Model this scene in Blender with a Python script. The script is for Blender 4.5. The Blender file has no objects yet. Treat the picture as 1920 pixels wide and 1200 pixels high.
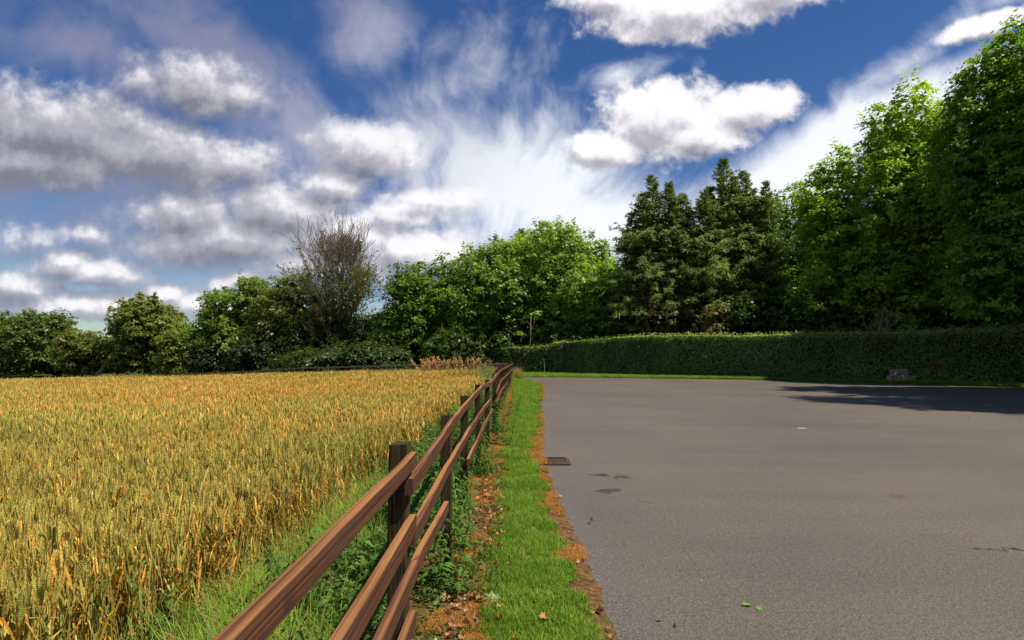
import bpy, math, random
import numpy as np

R = math.radians
sc = bpy.context.scene
COL = sc.collection

# ------------------------------------------------------------------ camera
EYE, FPX = 1.6, 1173.0                     # eye height; focal length in photo pixels (1920 wide)
cam_d = bpy.data.cameras.new("camera")
cam = bpy.data.objects.new("camera", cam_d)
COL.objects.link(cam)
cam.location = (0, 0, EYE)
cam.rotation_euler = (R(90), 0, 0)
cam_d.sensor_width = 36
cam_d.lens = 36 * FPX / 1920
cam_d.shift_y = 65 / 1920
cam_d.clip_start = 0.05
cam_d.clip_end = 6000
sc.camera = cam

# ------------------------------------------------------------------ sky / sun / exposure
SUN_AZ, SUN_EL = 114.0, 60.0                # azimuth clockwise from the viewing direction (+Y)
sd = bpy.data.lights.new("sun", 'SUN')
sun = bpy.data.objects.new("sun", sd)
COL.objects.link(sun)
sun.location = (60, 40, 80)
sd.energy = 5.0
sd.angle = R(0.5)
sd.color = (1.0, 0.93, 0.82)
sun.rotation_euler = (R(90 - SUN_EL), 0, R(180 - SUN_AZ))
sc.view_settings.view_transform = 'Standard'
sc.view_settings.look = 'None'
sc.view_settings.gamma = 1
sc.view_settings.exposure = 0.5
sc.view_settings.use_curve_mapping = False
sc.render.engine = 'CYCLES'
cy = sc.cycles
cy.max_bounces = 7; cy.diffuse_bounces = 4; cy.glossy_bounces = 2; cy.transmission_bounces = 4
cy.transparent_max_bounces = 6
cy.sample_clamp_indirect = 6


class NT:
    """small helper for writing node trees"""
    def __init__(s, tree):
        s.t = tree; s.n = tree.nodes; s.l = tree.links
    def node(s, typ, **kw):
        nd = s.n.new(typ)
        for k, v in kw.items(): setattr(nd, k, v)
        return nd
    def put(s, sock, v):
        if isinstance(v, bpy.types.NodeSocket): s.l.new(v, sock)
        elif v is not None: sock.default_value = v
    def math(s, op, a, b=None, c=None, clamp=False):
        nd = s.node('ShaderNodeMath', operation=op, use_clamp=clamp)
        s.put(nd.inputs[0], a); s.put(nd.inputs[1], b)
        if c is not None: s.put(nd.inputs[2], c)
        return nd.outputs[0]
    def vmath(s, op, a, b=None):
        nd = s.node('ShaderNodeVectorMath', operation=op)
        s.put(nd.inputs[0], a); s.put(nd.inputs[1], b)
        return nd.outputs['Value' if op in ('LENGTH', 'DOT_PRODUCT', 'DISTANCE') else 'Vector']
    def rng(s, v, a, b, c=0.0, d=1.0, smooth=True):
        nd = s.node('ShaderNodeMapRange')
        if smooth: nd.interpolation_type = 'SMOOTHSTEP'
        s.put(nd.inputs[0], v)
        for i, x in enumerate((a, b, c, d)): s.put(nd.inputs[1 + i], x)
        return nd.outputs[0]
    def mix(s, f, a, b, blend='MIX'):
        nd = s.node('ShaderNodeMix', data_type='RGBA', blend_type=blend)
        s.put(nd.inputs[0], f)
        for i, v in ((6, a), (7, b)):
            s.put(nd.inputs[i], v if isinstance(v, bpy.types.NodeSocket) else tuple(v) + (1,) * (4 - len(v)))
        return nd.outputs[2]
    def mapping(s, v, loc=(0, 0, 0), rot=0.0, scale=(1, 1, 1), typ='POINT'):
        nd = s.node('ShaderNodeMapping', vector_type=typ)
        s.put(nd.inputs['Vector'], v)
        nd.inputs['Location'].default_value = loc
        nd.inputs['Rotation'].default_value = (0, 0, rot)
        nd.inputs['Scale'].default_value = scale
        return nd.outputs[0]
    def noise(s, v, scale, detail=3, rough=0.5, dist=0.0, out='Fac'):
        nd = s.node('ShaderNodeTexNoise')
        s.put(nd.inputs['Vector'], v)
        nd.inputs['Scale'].default_value = scale
        nd.inputs['Detail'].default_value = detail
        nd.inputs['Roughness'].default_value = rough
        nd.inputs['Distortion'].default_value = dist
        return nd.outputs[out]
    def comb(s, x, y, z=0.0):
        nd = s.node('ShaderNodeCombineXYZ')
        for i, v in enumerate((x, y, z)): s.put(nd.inputs[i], v)
        return nd.outputs[0]


# Clouds are laid out on directions (units of 1/11.73 on the tangent plane in front of the viewer)
def blob_field(T, p, blobs, k=0.12):
    acc = None
    for (cx, cy_, rx, ry, rot, w) in blobs:
        q = T.mapping(p, (cx / 100, cy_ / 100, 0), R(rot), (rx / 100, ry / 100, 1), 'TEXTURE')
        v = T.math('MULTIPLY_ADD', T.vmath('LENGTH', q), -w, w)
        acc = v if acc is None else T.math('SMOOTH_MAX', acc, v, k)
    return acc


CUMULUS = [
    (1235, 230, 125, 84, -5, 1.1), (1140, 275, 100, 42, 0, 1.1), (1410, 205, 96, 46, -12, 1.1), (1310, 250, 120, 52, -10, 1.1),
    (1280, 12, 220, 68, -4, 1), (1450, -25, 160, 50, -8, 1), (1130, -5, 95, 45, 0, 1), (1195, 62, 50, 28, 10, .9),
    (1850, 48, 105, 25, -18, 1),
    (90, 245, 290, 95, 6, 1.15), (300, 290, 260, 70, 8, 1.1), (40, 300, 300, 65, 0, 1.1), (430, 305, 100, 45, 5, .9),
    (370, 165, 150, 60, 6, .9),
    (690, 285, 120, 55, 5, .95), (620, 350, 110, 44, 0, .8), (790, 372, 110, 26, 2, .6),
    (350, 400, 150, 56, 0, 1), (540, 395, 180, 65, 4, 1.1), (650, 440, 170, 62, 6, 1.1), (770, 470, 140, 54, 2, 1.1),
    (440, 450, 230, 58, 0, 1), (620, 490, 240, 44, 0, .9), (740, 400, 120, 40, 0, .7),
    (165, 508, 135, 30, 4, 1), (130, 490, 60, 26, 0, 1), (310, 552, 48, 22, 0, 1), (440, 525, 62, 20, -14, 1), (35, 535, 95, 28, 0, .9),
    (150, 572, 180, 30, 0, .7), (215, 580, 70, 22, 0, .9), (380, 570, 130, 26, 0, .78), (170, 440, 60, 20, 0, .45),
    (30, 450, 90, 26, 0, .4),
]
CIRRUS = [
    (980, 360, 300, 190, 10, 1.4), (1120, 420, 320, 110, 0, 1.2), (820, 250, 160, 90, 40, .9), (1600, 255, 420, 78, -27, 1.9), (1480, 330, 260, 90, -20, 1.7),
    (400, 110, 340, 95, 30, 1.25), (690, 70, 110, 95, -30, 1.0), (180, 90, 330, 80, 12, 1.0), (900, 130, 120, 110, 20, .55), (60, 420, 240, 90, 0, .7), (850, 165, 40, 70, 0, .55), (60, 30, 340, 60, 0, .5), (1155, 140, 75, 28, -15, .7),
    (1700, 120, 300, 40, -36, .6), (560, 190, 80, 140, -38, .8), (200, 450, 300, 60, 0, .45), (250, 560, 460, 60, 0, .7), (560, 250, 190, 90, 20, 1.0), (300, 340, 400, 90, 0, .6),
]


def cloud_group():
    g = bpy.data.node_groups.new("cloud_density", 'ShaderNodeTree')
    g.interface.new_socket(name="P", in_out='INPUT', socket_type='NodeSocketVector')
    g.interface.new_socket(name="D", in_out='OUTPUT', socket_type='NodeSocketFloat')
    T = NT(g)
    gi = T.node('NodeGroupInput'); go = T.node('NodeGroupOutput')
    p = gi.outputs[0]
    f = blob_field(T, p, CUMULUS)
    f = T.math('MAXIMUM', f, -0.55)
    n = T.noise(p, 0.95, 8, 0.58, 0.25)
    n2 = T.noise(p, 3.6, 5, 0.55, 0.1)
    d = T.math('ADD', f, T.math('MULTIPLY_ADD', n, 1.35, -0.66))
    d = T.math('ADD', d, T.math('MULTIPLY_ADD', n2, 0.7, -0.35))
    T.l.new(d, go.inputs[0])
    return g


def build_world():
    w = bpy.data.worlds.new("World"); sc.world = w; w.use_nodes = True
    w.cycles.sampling_method = 'MANUAL'; w.cycles.sample_map_resolution = 512
    T = NT(w.node_tree); T.n.clear()
    out = T.node('ShaderNodeOutputWorld')
    gen = T.node('ShaderNodeTexCoord').outputs['Generated']
    sep = T.node('ShaderNodeSeparateXYZ'); T.l.new(gen, sep.inputs[0])
    x, y, z = sep.outputs
    sky = T.node('ShaderNodeTexSky', sky_type='NISHITA')
    sky.sun_disc = False; sky.sun_elevation = R(SUN_EL); sky.sun_rotation = R(SUN_AZ)
    sky.air_density = 1.0; sky.dust_density = 0.2; sky.ozone_density = 4.0
    yy = T.math('MAXIMUM', y, 0.15)
    u = T.math('MULTIPLY_ADD', T.math('DIVIDE', x, yy), 11.73, 9.6)
    v = T.math('MULTIPLY_ADD', T.math('DIVIDE', z, yy), -11.73, 6.65)
    p = T.comb(u, v, 0)
    grp = cloud_group()
    def dens(q):
        nd = T.node('ShaderNodeGroup'); nd.node_tree = grp
        T.l.new(q, nd.inputs[0]); return nd.outputs[0]
    d0 = dens(p)
    d1 = dens(T.vmath('ADD', p, (0.13, -0.30, 0)))
    front = T.rng(y, 0.35, 0.62)
    # the rest of the dome: the same sort of broken cloud on a flat layer overhead
    zc = T.math('ADD', T.math('MAXIMUM', z, 0.0), 0.14)
    q = T.comb(T.math('DIVIDE', x, zc), T.math('DIVIDE', y, zc), 3.0)
    g0 = T.math('MULTIPLY_ADD', T.noise(q, 0.85, 8, 0.56, 0.3), 3.2, -1.55)
    d0 = T.math('ADD', T.math('MULTIPLY', d0, front), T.math('MULTIPLY', g0, T.math('SUBTRACT', 1.0, front)))
    a_cu = T.math('MULTIPLY', T.rng(d0, T.rng(u, 8.0, 11.0, -0.30, -0.12), T.rng(u, 8.0, 11.0, 0.55, 0.36)), T.math('MULTIPLY_ADD', T.rng(u, 4, 11), 0.08, 0.91))
    grad = T.math('SUBTRACT', d0, d1)
    lit = T.math('MULTIPLY_ADD', grad, 0.75, 0.58)
    lit = T.math('SUBTRACT', lit, T.math('MULTIPLY', T.rng(d0, 0.35, 1.3), 0.22))
    # left-hand clouds stand away from the sun and show more of their shaded side
    side = T.rng(u, 3.0, 11.5)
    lit = T.math('ADD', lit, T.math('MULTIPLY_ADD', side, 0.46, -0.18))
    lit = T.math('ADD', lit, T.math('MULTIPLY', T.rng(v, 3.2, 5.6), 0.12), clamp=True)
    lit = T.math('ADD', T.math('MULTIPLY', lit, front), T.math('MULTIPLY', 0.5, T.math('SUBTRACT', 1.0, front)))
    ccol = T.mix(T.rng(lit, 0.0, 0.62), (0.20, 0.20, 0.24), (0.45, 0.44, 0.50))
    ccol = T.mix(T.rng(lit, 0.5, 1.0), ccol, (0.93, 0.91, 0.93))
    # cirrus: streaks fanning out from one point low in the sky
    dx = T.math('SUBTRACT', u, 8.6); dy = T.math('SUBTRACT', v, 6.3)
    ang = T.math('ARCTAN2', dy, dx)
    rad = T.math('SQRT', T.math('ADD', T.math('MULTIPLY', dx, dx), T.math('MULTIPLY', dy, dy)))
    warp = T.noise(p, 0.5, 3, 0.5)
    sv = T.comb(T.math('MULTIPLY_ADD', ang, 5.2, T.math('MULTIPLY', warp, 2.2)), T.math('MULTIPLY', rad, 0.42), 0.0)
    st = T.noise(sv, 1.2, 7, 0.55, 0.12)
    st2 = T.noise(p, 0.8, 6, 0.6, 0.6)
    cf = T.math('MAXIMUM', blob_field(T, p, CIRRUS, 0.25), -0.4)
    cf = T.math('ADD', cf, T.math('MULTIPLY_ADD', st, 1.75, -0.92))
    cf = T.math('ADD', cf, T.math('MULTIPLY_ADD', st2, 1.3, -0.65))
    a_ci = T.math('MULTIPLY', T.math('MULTIPLY', T.rng(cf, -0.25, 1.1), front), 0.93)
    cicol = T.mix(T.rng(T.math('ADD', u, T.math('MULTIPLY', v, 0.8)), 5.0, 14.0), (0.23, 0.25, 0.38), (0.93, 0.95, 1.0))
    # blue of the sky
    hs = T.node('ShaderNodeHueSaturation'); T.l.new(sky.outputs[0], hs.inputs['Color'])
    hs.inputs['Hue'].default_value = 0.512
    hs.inputs['Saturation'].default_value = 1.25; hs.inputs['Value'].default_value = 0.75
    b_sky = T.node('ShaderNodeBackground'); T.l.new(hs.outputs[0], b_sky.inputs[0]); b_sky.inputs[1].default_value = 0.085
    b_ci = T.node('ShaderNodeBackground'); T.l.new(cicol, b_ci.inputs[0]); b_ci.inputs[1].default_value = 0.78
    b_cu = T.node('ShaderNodeBackground'); T.l.new(ccol, b_cu.inputs[0]); b_cu.inputs[1].default_value = 0.78
    m1 = T.node('ShaderNodeMixShader'); m2 = T.node('ShaderNodeMixShader')
    T.l.new(a_ci, m1.inputs[0]); T.l.new(b_sky.outputs[0], m1.inputs[1]); T.l.new(b_ci.outputs[0], m1.inputs[2])
    T.l.new(a_cu, m2.inputs[0]); T.l.new(m1.outputs[0], m2.inputs[1]); T.l.new(b_cu.outputs[0], m2.inputs[2])
    T.l.new(m2.outputs[0], out.inputs[0])


build_world()

# ------------------------------------------------------------------ helpers
rng = np.random.default_rng(7)


def PX(px, Y): return (px - 960) * Y / FPX
def PZ(py, Y): return EYE + (665 - py) * Y / FPX


def smooth(x, a, b):
    t = np.clip((np.asarray(x, float) - a) / (b - a), 0, 1)
    return t * t * (3 - 2 * t)


_ng = rng.random((64, 64))
def vnoise(x, y, s=1.0):
    """cheap smooth value noise 0..1"""
    x = np.asarray(x, float) * s + 100.3; y = np.asarray(y, float) * s + 57.7
    xi = np.floor(x).astype(int); yi = np.floor(y).astype(int)
    fx = x - xi; fy = y - yi; fx = fx * fx * (3 - 2 * fx); fy = fy * fy * (3 - 2 * fy)
    g = lambda i, j: _ng[i % 64, j % 64]
    return (g(xi, yi) * (1 - fx) + g(xi + 1, yi) * fx) * (1 - fy) + (g(xi, yi + 1) * (1 - fx) + g(xi + 1, yi + 1) * fx) * fy


def tag(o, label=None, cat=None, group=None, kind=None):
    if label: o['label'] = label
    if cat: o['category'] = cat
    if group: o['group'] = group
    if kind: o['kind'] = kind
    return o


def empty(name, loc):
    o = bpy.data.objects.new(name, None); o.empty_display_size = 0.2
    o.location = loc; COL.objects.link(o); return o


def mesh_data(name, V, faces, mat=None, cols=None, smooth_shade=False):
    """V (n,3); faces: list of int arrays (m,k) of one size each; cols (n,3) optional"""
    V = np.asarray(V, np.float32)
    me = bpy.data.meshes.new(name)
    if not isinstance(faces, (list, tuple)): faces = [faces]
    faces = [np.asarray(f, np.int32) for f in faces if len(f)]
    nl = sum(f.size for f in faces); nf = sum(len(f) for f in faces)
    me.vertices.add(len(V)); me.vertices.foreach_set('co', V.ravel())
    me.loops.add(nl); me.loops.foreach_set('vertex_index', np.concatenate([f.ravel() for f in faces]))
    me.polygons.add(nf)
    tot = np.concatenate([np.full(len(f), f.shape[1], np.int32) for f in faces])
    st = np.concatenate([[0], np.cumsum(tot)[:-1]]).astype(np.int32)
    me.polygons.foreach_set('loop_start', st)
    me.polygons.foreach_set("use_smooth", np.full(nf, bool(smooth_shade)))
    me.update(calc_edges=True)
    if cols is not None:
        at = me.color_attributes.new('Col', 'FLOAT_COLOR', 'POINT')
        c4 = np.ones((len(V), 4), np.float32); c4[:, :3] = cols
        at.data.foreach_set('color', c4.ravel())
    if mat: me.materials.append(mat)
    return me


def link(name, me, parent=None, loc=(0, 0, 0)):
    o = bpy.data.objects.new(name, me); COL.objects.link(o)
    o.location = loc
    if parent: o.parent = parent
    return o


def add_mesh(name, V, faces, mat, parent=None, cols=None, sm=False):
    return link(name, mesh_data(name, V, faces, mat, cols, sm), parent)


class Acc:
    """collects vertices, quads, tris and colours"""
    def __init__(s): s.V = []; s.Q = []; s.Tr = []; s.C = []; s.n = 0
    def add(s, V, Q=None, Tr=None, col=(1, 1, 1)):
        V = np.asarray(V, float).reshape(-1, 3)
        if Q is not None and len(Q): s.Q.append(np.asarray(Q, int).reshape(-1, 4) + s.n)
        if Tr is not None and len(Tr): s.Tr.append(np.asarray(Tr, int).reshape(-1, 3) + s.n)
        c = np.asarray(col, float)
        s.C.append(np.broadcast_to(c, (len(V), 3)))
        s.V.append(V); s.n += len(V)
    def data(s, name, mat, sm=False):
        f = []
        if s.Q: f.append(np.concatenate(s.Q))
        if s.Tr: f.append(np.concatenate(s.Tr))
        return mesh_data(name, np.concatenate(s.V), f, mat, np.concatenate(s.C), sm)
    def build(s, name, mat, parent=None, sm=False):
        return link(name, s.data(name, mat, sm), parent)


def tube(acc, pts, rad, sides=6, col=(1, 1, 1), cap=True):
    pts = np.asarray(pts, float); n = len(pts)
    rad = np.broadcast_to(np.asarray(rad, float), (n,))
    T = np.gradient(pts, axis=0); T /= np.linalg.norm(T, axis=1)[:, None] + 1e-9
    ref = np.array([0.13, 0.97, 0.2]) if abs(T[0][2]) > 0.7 else np.array([0.0, 0.0, 1.0])
    A = np.cross(T, ref); A /= np.linalg.norm(A, axis=1)[:, None] + 1e-9
    B = np.cross(T, A)
    th = np.arange(sides) * 2 * np.pi / sides
    V = pts[:, None] + rad[:, None, None] * (np.cos(th)[None, :, None] * A[:, None] + np.sin(th)[None, :, None] * B[:, None])
    i = np.arange(n - 1)[:, None] * sides; j = np.arange(sides)[None, :]; k = (j + 1) % sides
    Q = np.stack([i + j, i + k, i + sides + k, i + sides + j], -1).reshape(-1, 4)
    V = V.reshape(-1, 3)
    Tr = []
    if cap:
        V = np.vstack([V, pts[-1] + T[-1] * rad[-1] * .3])
        b = (n - 1) * sides
        Tr = [[b + jj, b + (jj + 1) % sides, n * sides] for jj in range(sides)]
    acc.add(V, Q, Tr, col)


def leaf_quads(C, N, S, aspect=0.62, fold=0.25, axis=None, g=None):
    """kite-shaped folded leaves: centres C, normals N, half length S"""
    g = g or rng
    n = len(C)
    N = N / (np.linalg.norm(N, axis=1)[:, None] + 1e-9)
    A = g.normal(size=(n, 3)) if axis is None else axis + 0
    A = A - (A * N).sum(1)[:, None] * N
    A /= np.linalg.norm(A, axis=1)[:, None] + 1e-9
    B = np.cross(N, A); S = np.broadcast_to(S, (n,))[:, None]
    V = np.empty((n, 4, 3))
    V[:, 0] = C - A * S
    V[:, 1] = C + B * S * aspect - N * S * fold - A * S * .15
    V[:, 2] = C + A * S - N * S * fold * .5
    V[:, 3] = C - B * S * aspect - N * S * fold - A * S * .15
    return V.reshape(-1, 3), np.arange(n * 4).reshape(-1, 4)


def jitter(col, n, g=None, amt=0.25, hue=0.08):
    g = g or rng
    c = np.asarray(col, float)[None] * (1 + g.normal(size=(n, 1)) * amt)
    c = c * (1 + g.normal(size=(n, 3)) * hue)
    return np.clip(c, 0.003, 0.9)


# ------------------------------------------------------------------ materials
def new_mat(name):
    m = bpy.data.materials.new(name); m.use_nodes = True
    T = NT(m.node_tree); T.n.clear()
    o = T.node('ShaderNodeOutputMaterial')
    b = T.node('ShaderNodeBsdfPrincipled')
    T.l.new(b.outputs[0], o.inputs[0])
    return m, T, b, o


def leaf_mat(name, trans=0.4, rough=0.5, spec=0.35, tmul=(1.5, 1.6, 0.7), patch=None):
    m, T, b, o = new_mat(name)
    at = T.node('ShaderNodeVertexColor', layer_name='Col').outputs[0]
    col = at
    rnd = T.node('ShaderNodeObjectInfo').outputs['Random']
    col = T.mix(1.0, col, T.mix(rnd, (0.82, 0.86, 0.8), (1.16, 1.12, 1.15)), 'MULTIPLY')
    if patch:
        pos = T.node('ShaderNodeNewGeometry').outputs['Position']
        n = T.noise(pos, patch[0], 3, 0.55)
        col = T.mix(1.0, col, T.mix(T.rng(n, 0.35, 0.65), patch[1], patch[2]), 'MULTIPLY')
    T.put(b.inputs['Base Color'], col)
    b.inputs['Roughness'].default_value = rough
    b.inputs['Specular IOR Level'].default_value = spec
    tr = T.node('ShaderNodeBsdfTranslucent')
    T.put(tr.inputs[0], T.mix(1.0, col, tmul, 'MULTIPLY'))
    mx = T.node('ShaderNodeMixShader'); mx.inputs[0].default_value = trans
    T.l.new(b.outputs[0], mx.inputs[1]); T.l.new(tr.outputs[0], mx.inputs[2]); T.l.new(mx.outputs[0], o.inputs[0])
    return m


M_LEAF = leaf_mat("broad_leaf", 0.5, 0.42, 0.45)
M_CONIFER = leaf_mat("conifer_spray", 0.22, 0.6, 0.25)
M_HEDGE = leaf_mat("hedge_leaf", 0.3, 0.42, 0.4)
M_GRASS = leaf_mat("grass_blade", 0.45, 0.5, 0.25, (1.3, 1.35, 0.7), (1.6, (0.85, 0.9, 0.8), (1.15, 1.1, 1.1)))
M_DEAD = leaf_mat("dead_grass", 0.3, 0.7, 0.15, (1.2, 1.0, 0.7))
M_WHEAT = leaf_mat("wheat_plant", 0.28, 0.6, 0.2, (1.25, 1.1, 0.7), (0.14, (0.94, 1.02, 0.95), (1.12, 0.99, 0.92)))
M_DRY = leaf_mat("dry_leaf", 0.2, 0.6, 0.25, (1.2, 0.9, 0.6))


def bark_mat(name, c1, c2, scale=6):
    m, T, b, o = new_mat(name)
    co = T.node('ShaderNodeTexCoord').outputs['Object']
    v = T.mapping(co, scale=(1, 1, 0.25))
    n = T.noise(v, scale, 6, 0.65)
    T.put(b.inputs['Base Color'], T.mix(T.rng(n, 0.35, 0.65), c1, c2))
    b.inputs['Roughness'].default_value = 0.9
    bp = T.node('ShaderNodeBump'); T.l.new(n, bp.inputs['Height']); bp.inputs['Strength'].default_value = 0.6
    bp.inputs['Distance'].default_value = 0.05
    T.l.new(bp.outputs[0], b.inputs['Normal'])
    return m


M_BARK = bark_mat("bark_brown", (0.05, 0.04, 0.03), (0.12, 0.10, 0.075))
M_BARKP = bark_mat("bark_pale", (0.13, 0.11, 0.09), (0.26, 0.225, 0.18))
M_TWIG = bark_mat("grey_twig", (0.10, 0.075, 0.05), (0.23, 0.18, 0.13))
M_BARKR = bark_mat("bark_red", (0.16, 0.09, 0.06), (0.30, 0.19, 0.13))


def wood_mat(name, axis, dark, mid, pale, weather=(0.12, 0.11, 0.09), wamt=0.35, top=None):
    m, T, b, o = new_mat(name)
    co = T.node('ShaderNodeTexCoord').outputs['Object']
    st = {'Y': (1, 0.006, 1), 'Z': (1, 1, 0.035)}[axis]
    v = T.mapping(co, scale=st)
    warp = T.noise(co, 3.0, 2, 0.5, out='Color')
    v = T.vmath('ADD', v, T.vmath('MULTIPLY', warp, (0.004, 0.0, 0.004)))
    g1 = T.noise(v, 120, 5, 0.7)
    g2 = T.noise(v, 300, 3, 0.6)
    big = T.noise(T.mapping(co, scale=(3, 1.2, 3)), 2.2, 4, 0.6)
    col = T.mix(T.rng(g1, 0.42, 0.58), dark, mid)
    col = T.mix(T.math('MULTIPLY', T.rng(g2, 0.5, 0.75), 0.55), col, pale)
    col = T.mix(T.math('MULTIPLY', T.rng(big, 0.48, 0.7), wamt), col, weather)
    if top:      # sunlit orange put into the colour of upward faces, broken by grain
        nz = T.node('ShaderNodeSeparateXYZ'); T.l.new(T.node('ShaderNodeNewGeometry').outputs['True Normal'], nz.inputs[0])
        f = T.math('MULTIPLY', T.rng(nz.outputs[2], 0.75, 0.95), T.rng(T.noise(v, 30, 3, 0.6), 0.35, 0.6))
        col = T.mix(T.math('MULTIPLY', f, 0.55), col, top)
    # knots: sparse dark ovals with a rim
    vo = T.node('ShaderNodeTexVoronoi', feature='F1'); T.l.new(T.mapping(co, scale=(4, 2.8, 4) if axis == 'Y' else (4, 4, 3)), vo.inputs['Vector'])
    vo.inputs['Scale'].default_value = 1.0
    kd = T.math('ADD', vo.outputs['Distance'], T.math('MULTIPLY', T.noise(co, 25, 2), 0.05))
    kn = T.math('SUBTRACT', 1.0, T.rng(kd, 0.09, 0.17))
    col = T.mix(T.math('MULTIPLY', kn, 0.75), col, (0.035, 0.02, 0.015))
    T.put(b.inputs['Base Color'], col)
    b.inputs['Roughness'].default_value = 0.9
    b.inputs['Specular IOR Level'].default_value = 0.15
    h = T.math('ADD', T.math('MULTIPLY', g1, 0.6), T.math('MULTIPLY', g2, 0.5))
    h = T.math('SUBTRACT', h, T.math('MULTIPLY', kn, 0.5))
    bp = T.node('ShaderNodeBump'); T.l.new(h, bp.inputs['Height']); bp.inputs['Strength'].default_value = 0.8
    bp.inputs['Distance'].default_value = 0.0028
    T.l.new(bp.outputs[0], b.inputs['Normal'])
    return m


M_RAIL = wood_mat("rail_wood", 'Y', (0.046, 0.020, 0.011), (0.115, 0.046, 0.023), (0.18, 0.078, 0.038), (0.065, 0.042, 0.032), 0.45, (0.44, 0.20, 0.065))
M_POST = wood_mat("post_wood", 'Z', (0.016, 0.011, 0.005), (0.060, 0.040, 0.018), (0.12, 0.08, 0.035), (0.036, 0.036, 0.011), 0.6)
M_FAR = wood_mat("far_fence_wood", 'Z', (0.10, 0.08, 0.06), (0.20, 0.16, 0.12), (0.3, 0.25, 0.2))


def soil_mat():
    m, T, b, o = new_mat("soil")
    pos = T.node('ShaderNodeNewGeometry').outputs['Position']
    n1 = T.noise(pos, 0.9, 5, 0.6); n2 = T.noise(pos, 22, 6, 0.7); n3 = T.noise(pos, 4, 4, 0.6)
    col = T.mix(T.rng(n2, 0.3, 0.7), (0.05, 0.028, 0.014), (0.22, 0.11, 0.045))
    col = T.mix(T.math('MULTIPLY', T.rng(n3, 0.5, 0.66), 0.55), col, (0.07, 0.085, 0.02))
    col = T.mix(T.math('MULTIPLY', T.rng(n1, 0.55, 0.7), 0.4), col, (0.13, 0.07, 0.03))
    T.put(b.inputs['Base Color'], col); b.inputs['Roughness'].default_value = 0.95
    b.inputs['Specular IOR Level'].default_value = 0.1
    bp = T.node('ShaderNodeBump'); T.l.new(n2, bp.inputs['Height']); bp.inputs['Distance'].default_value = 0.03
    T.l.new(bp.outputs[0], b.inputs['Normal'])
    return m


def ground_mat():
    m, T, b, o = new_mat("meadow_ground")
    pos = T.node('ShaderNodeNewGeometry').outputs['Position']
    n1 = T.noise(pos, 0.12, 5, 0.6); n2 = T.noise(pos, 9, 6, 0.7)
    col = T.mix(T.rng(n2, 0.3, 0.7), (0.022, 0.035, 0.008), (0.07, 0.095, 0.02))
    col = T.mix(T.math('MULTIPLY', T.rng(n1, 0.45, 0.65), 0.5), col, (0.10, 0.08, 0.03))
    T.put(b.inputs['Base Color'], col); b.inputs['Roughness'].default_value = 0.95
    b.inputs['Specular IOR Level'].default_value = 0.1
    bp = T.node('ShaderNodeBump'); T.l.new(n2, bp.inputs['Height']); bp.inputs['Distance'].default_value = 0.05
    T.l.new(bp.outputs[0], b.inputs['Normal'])
    return m


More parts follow.
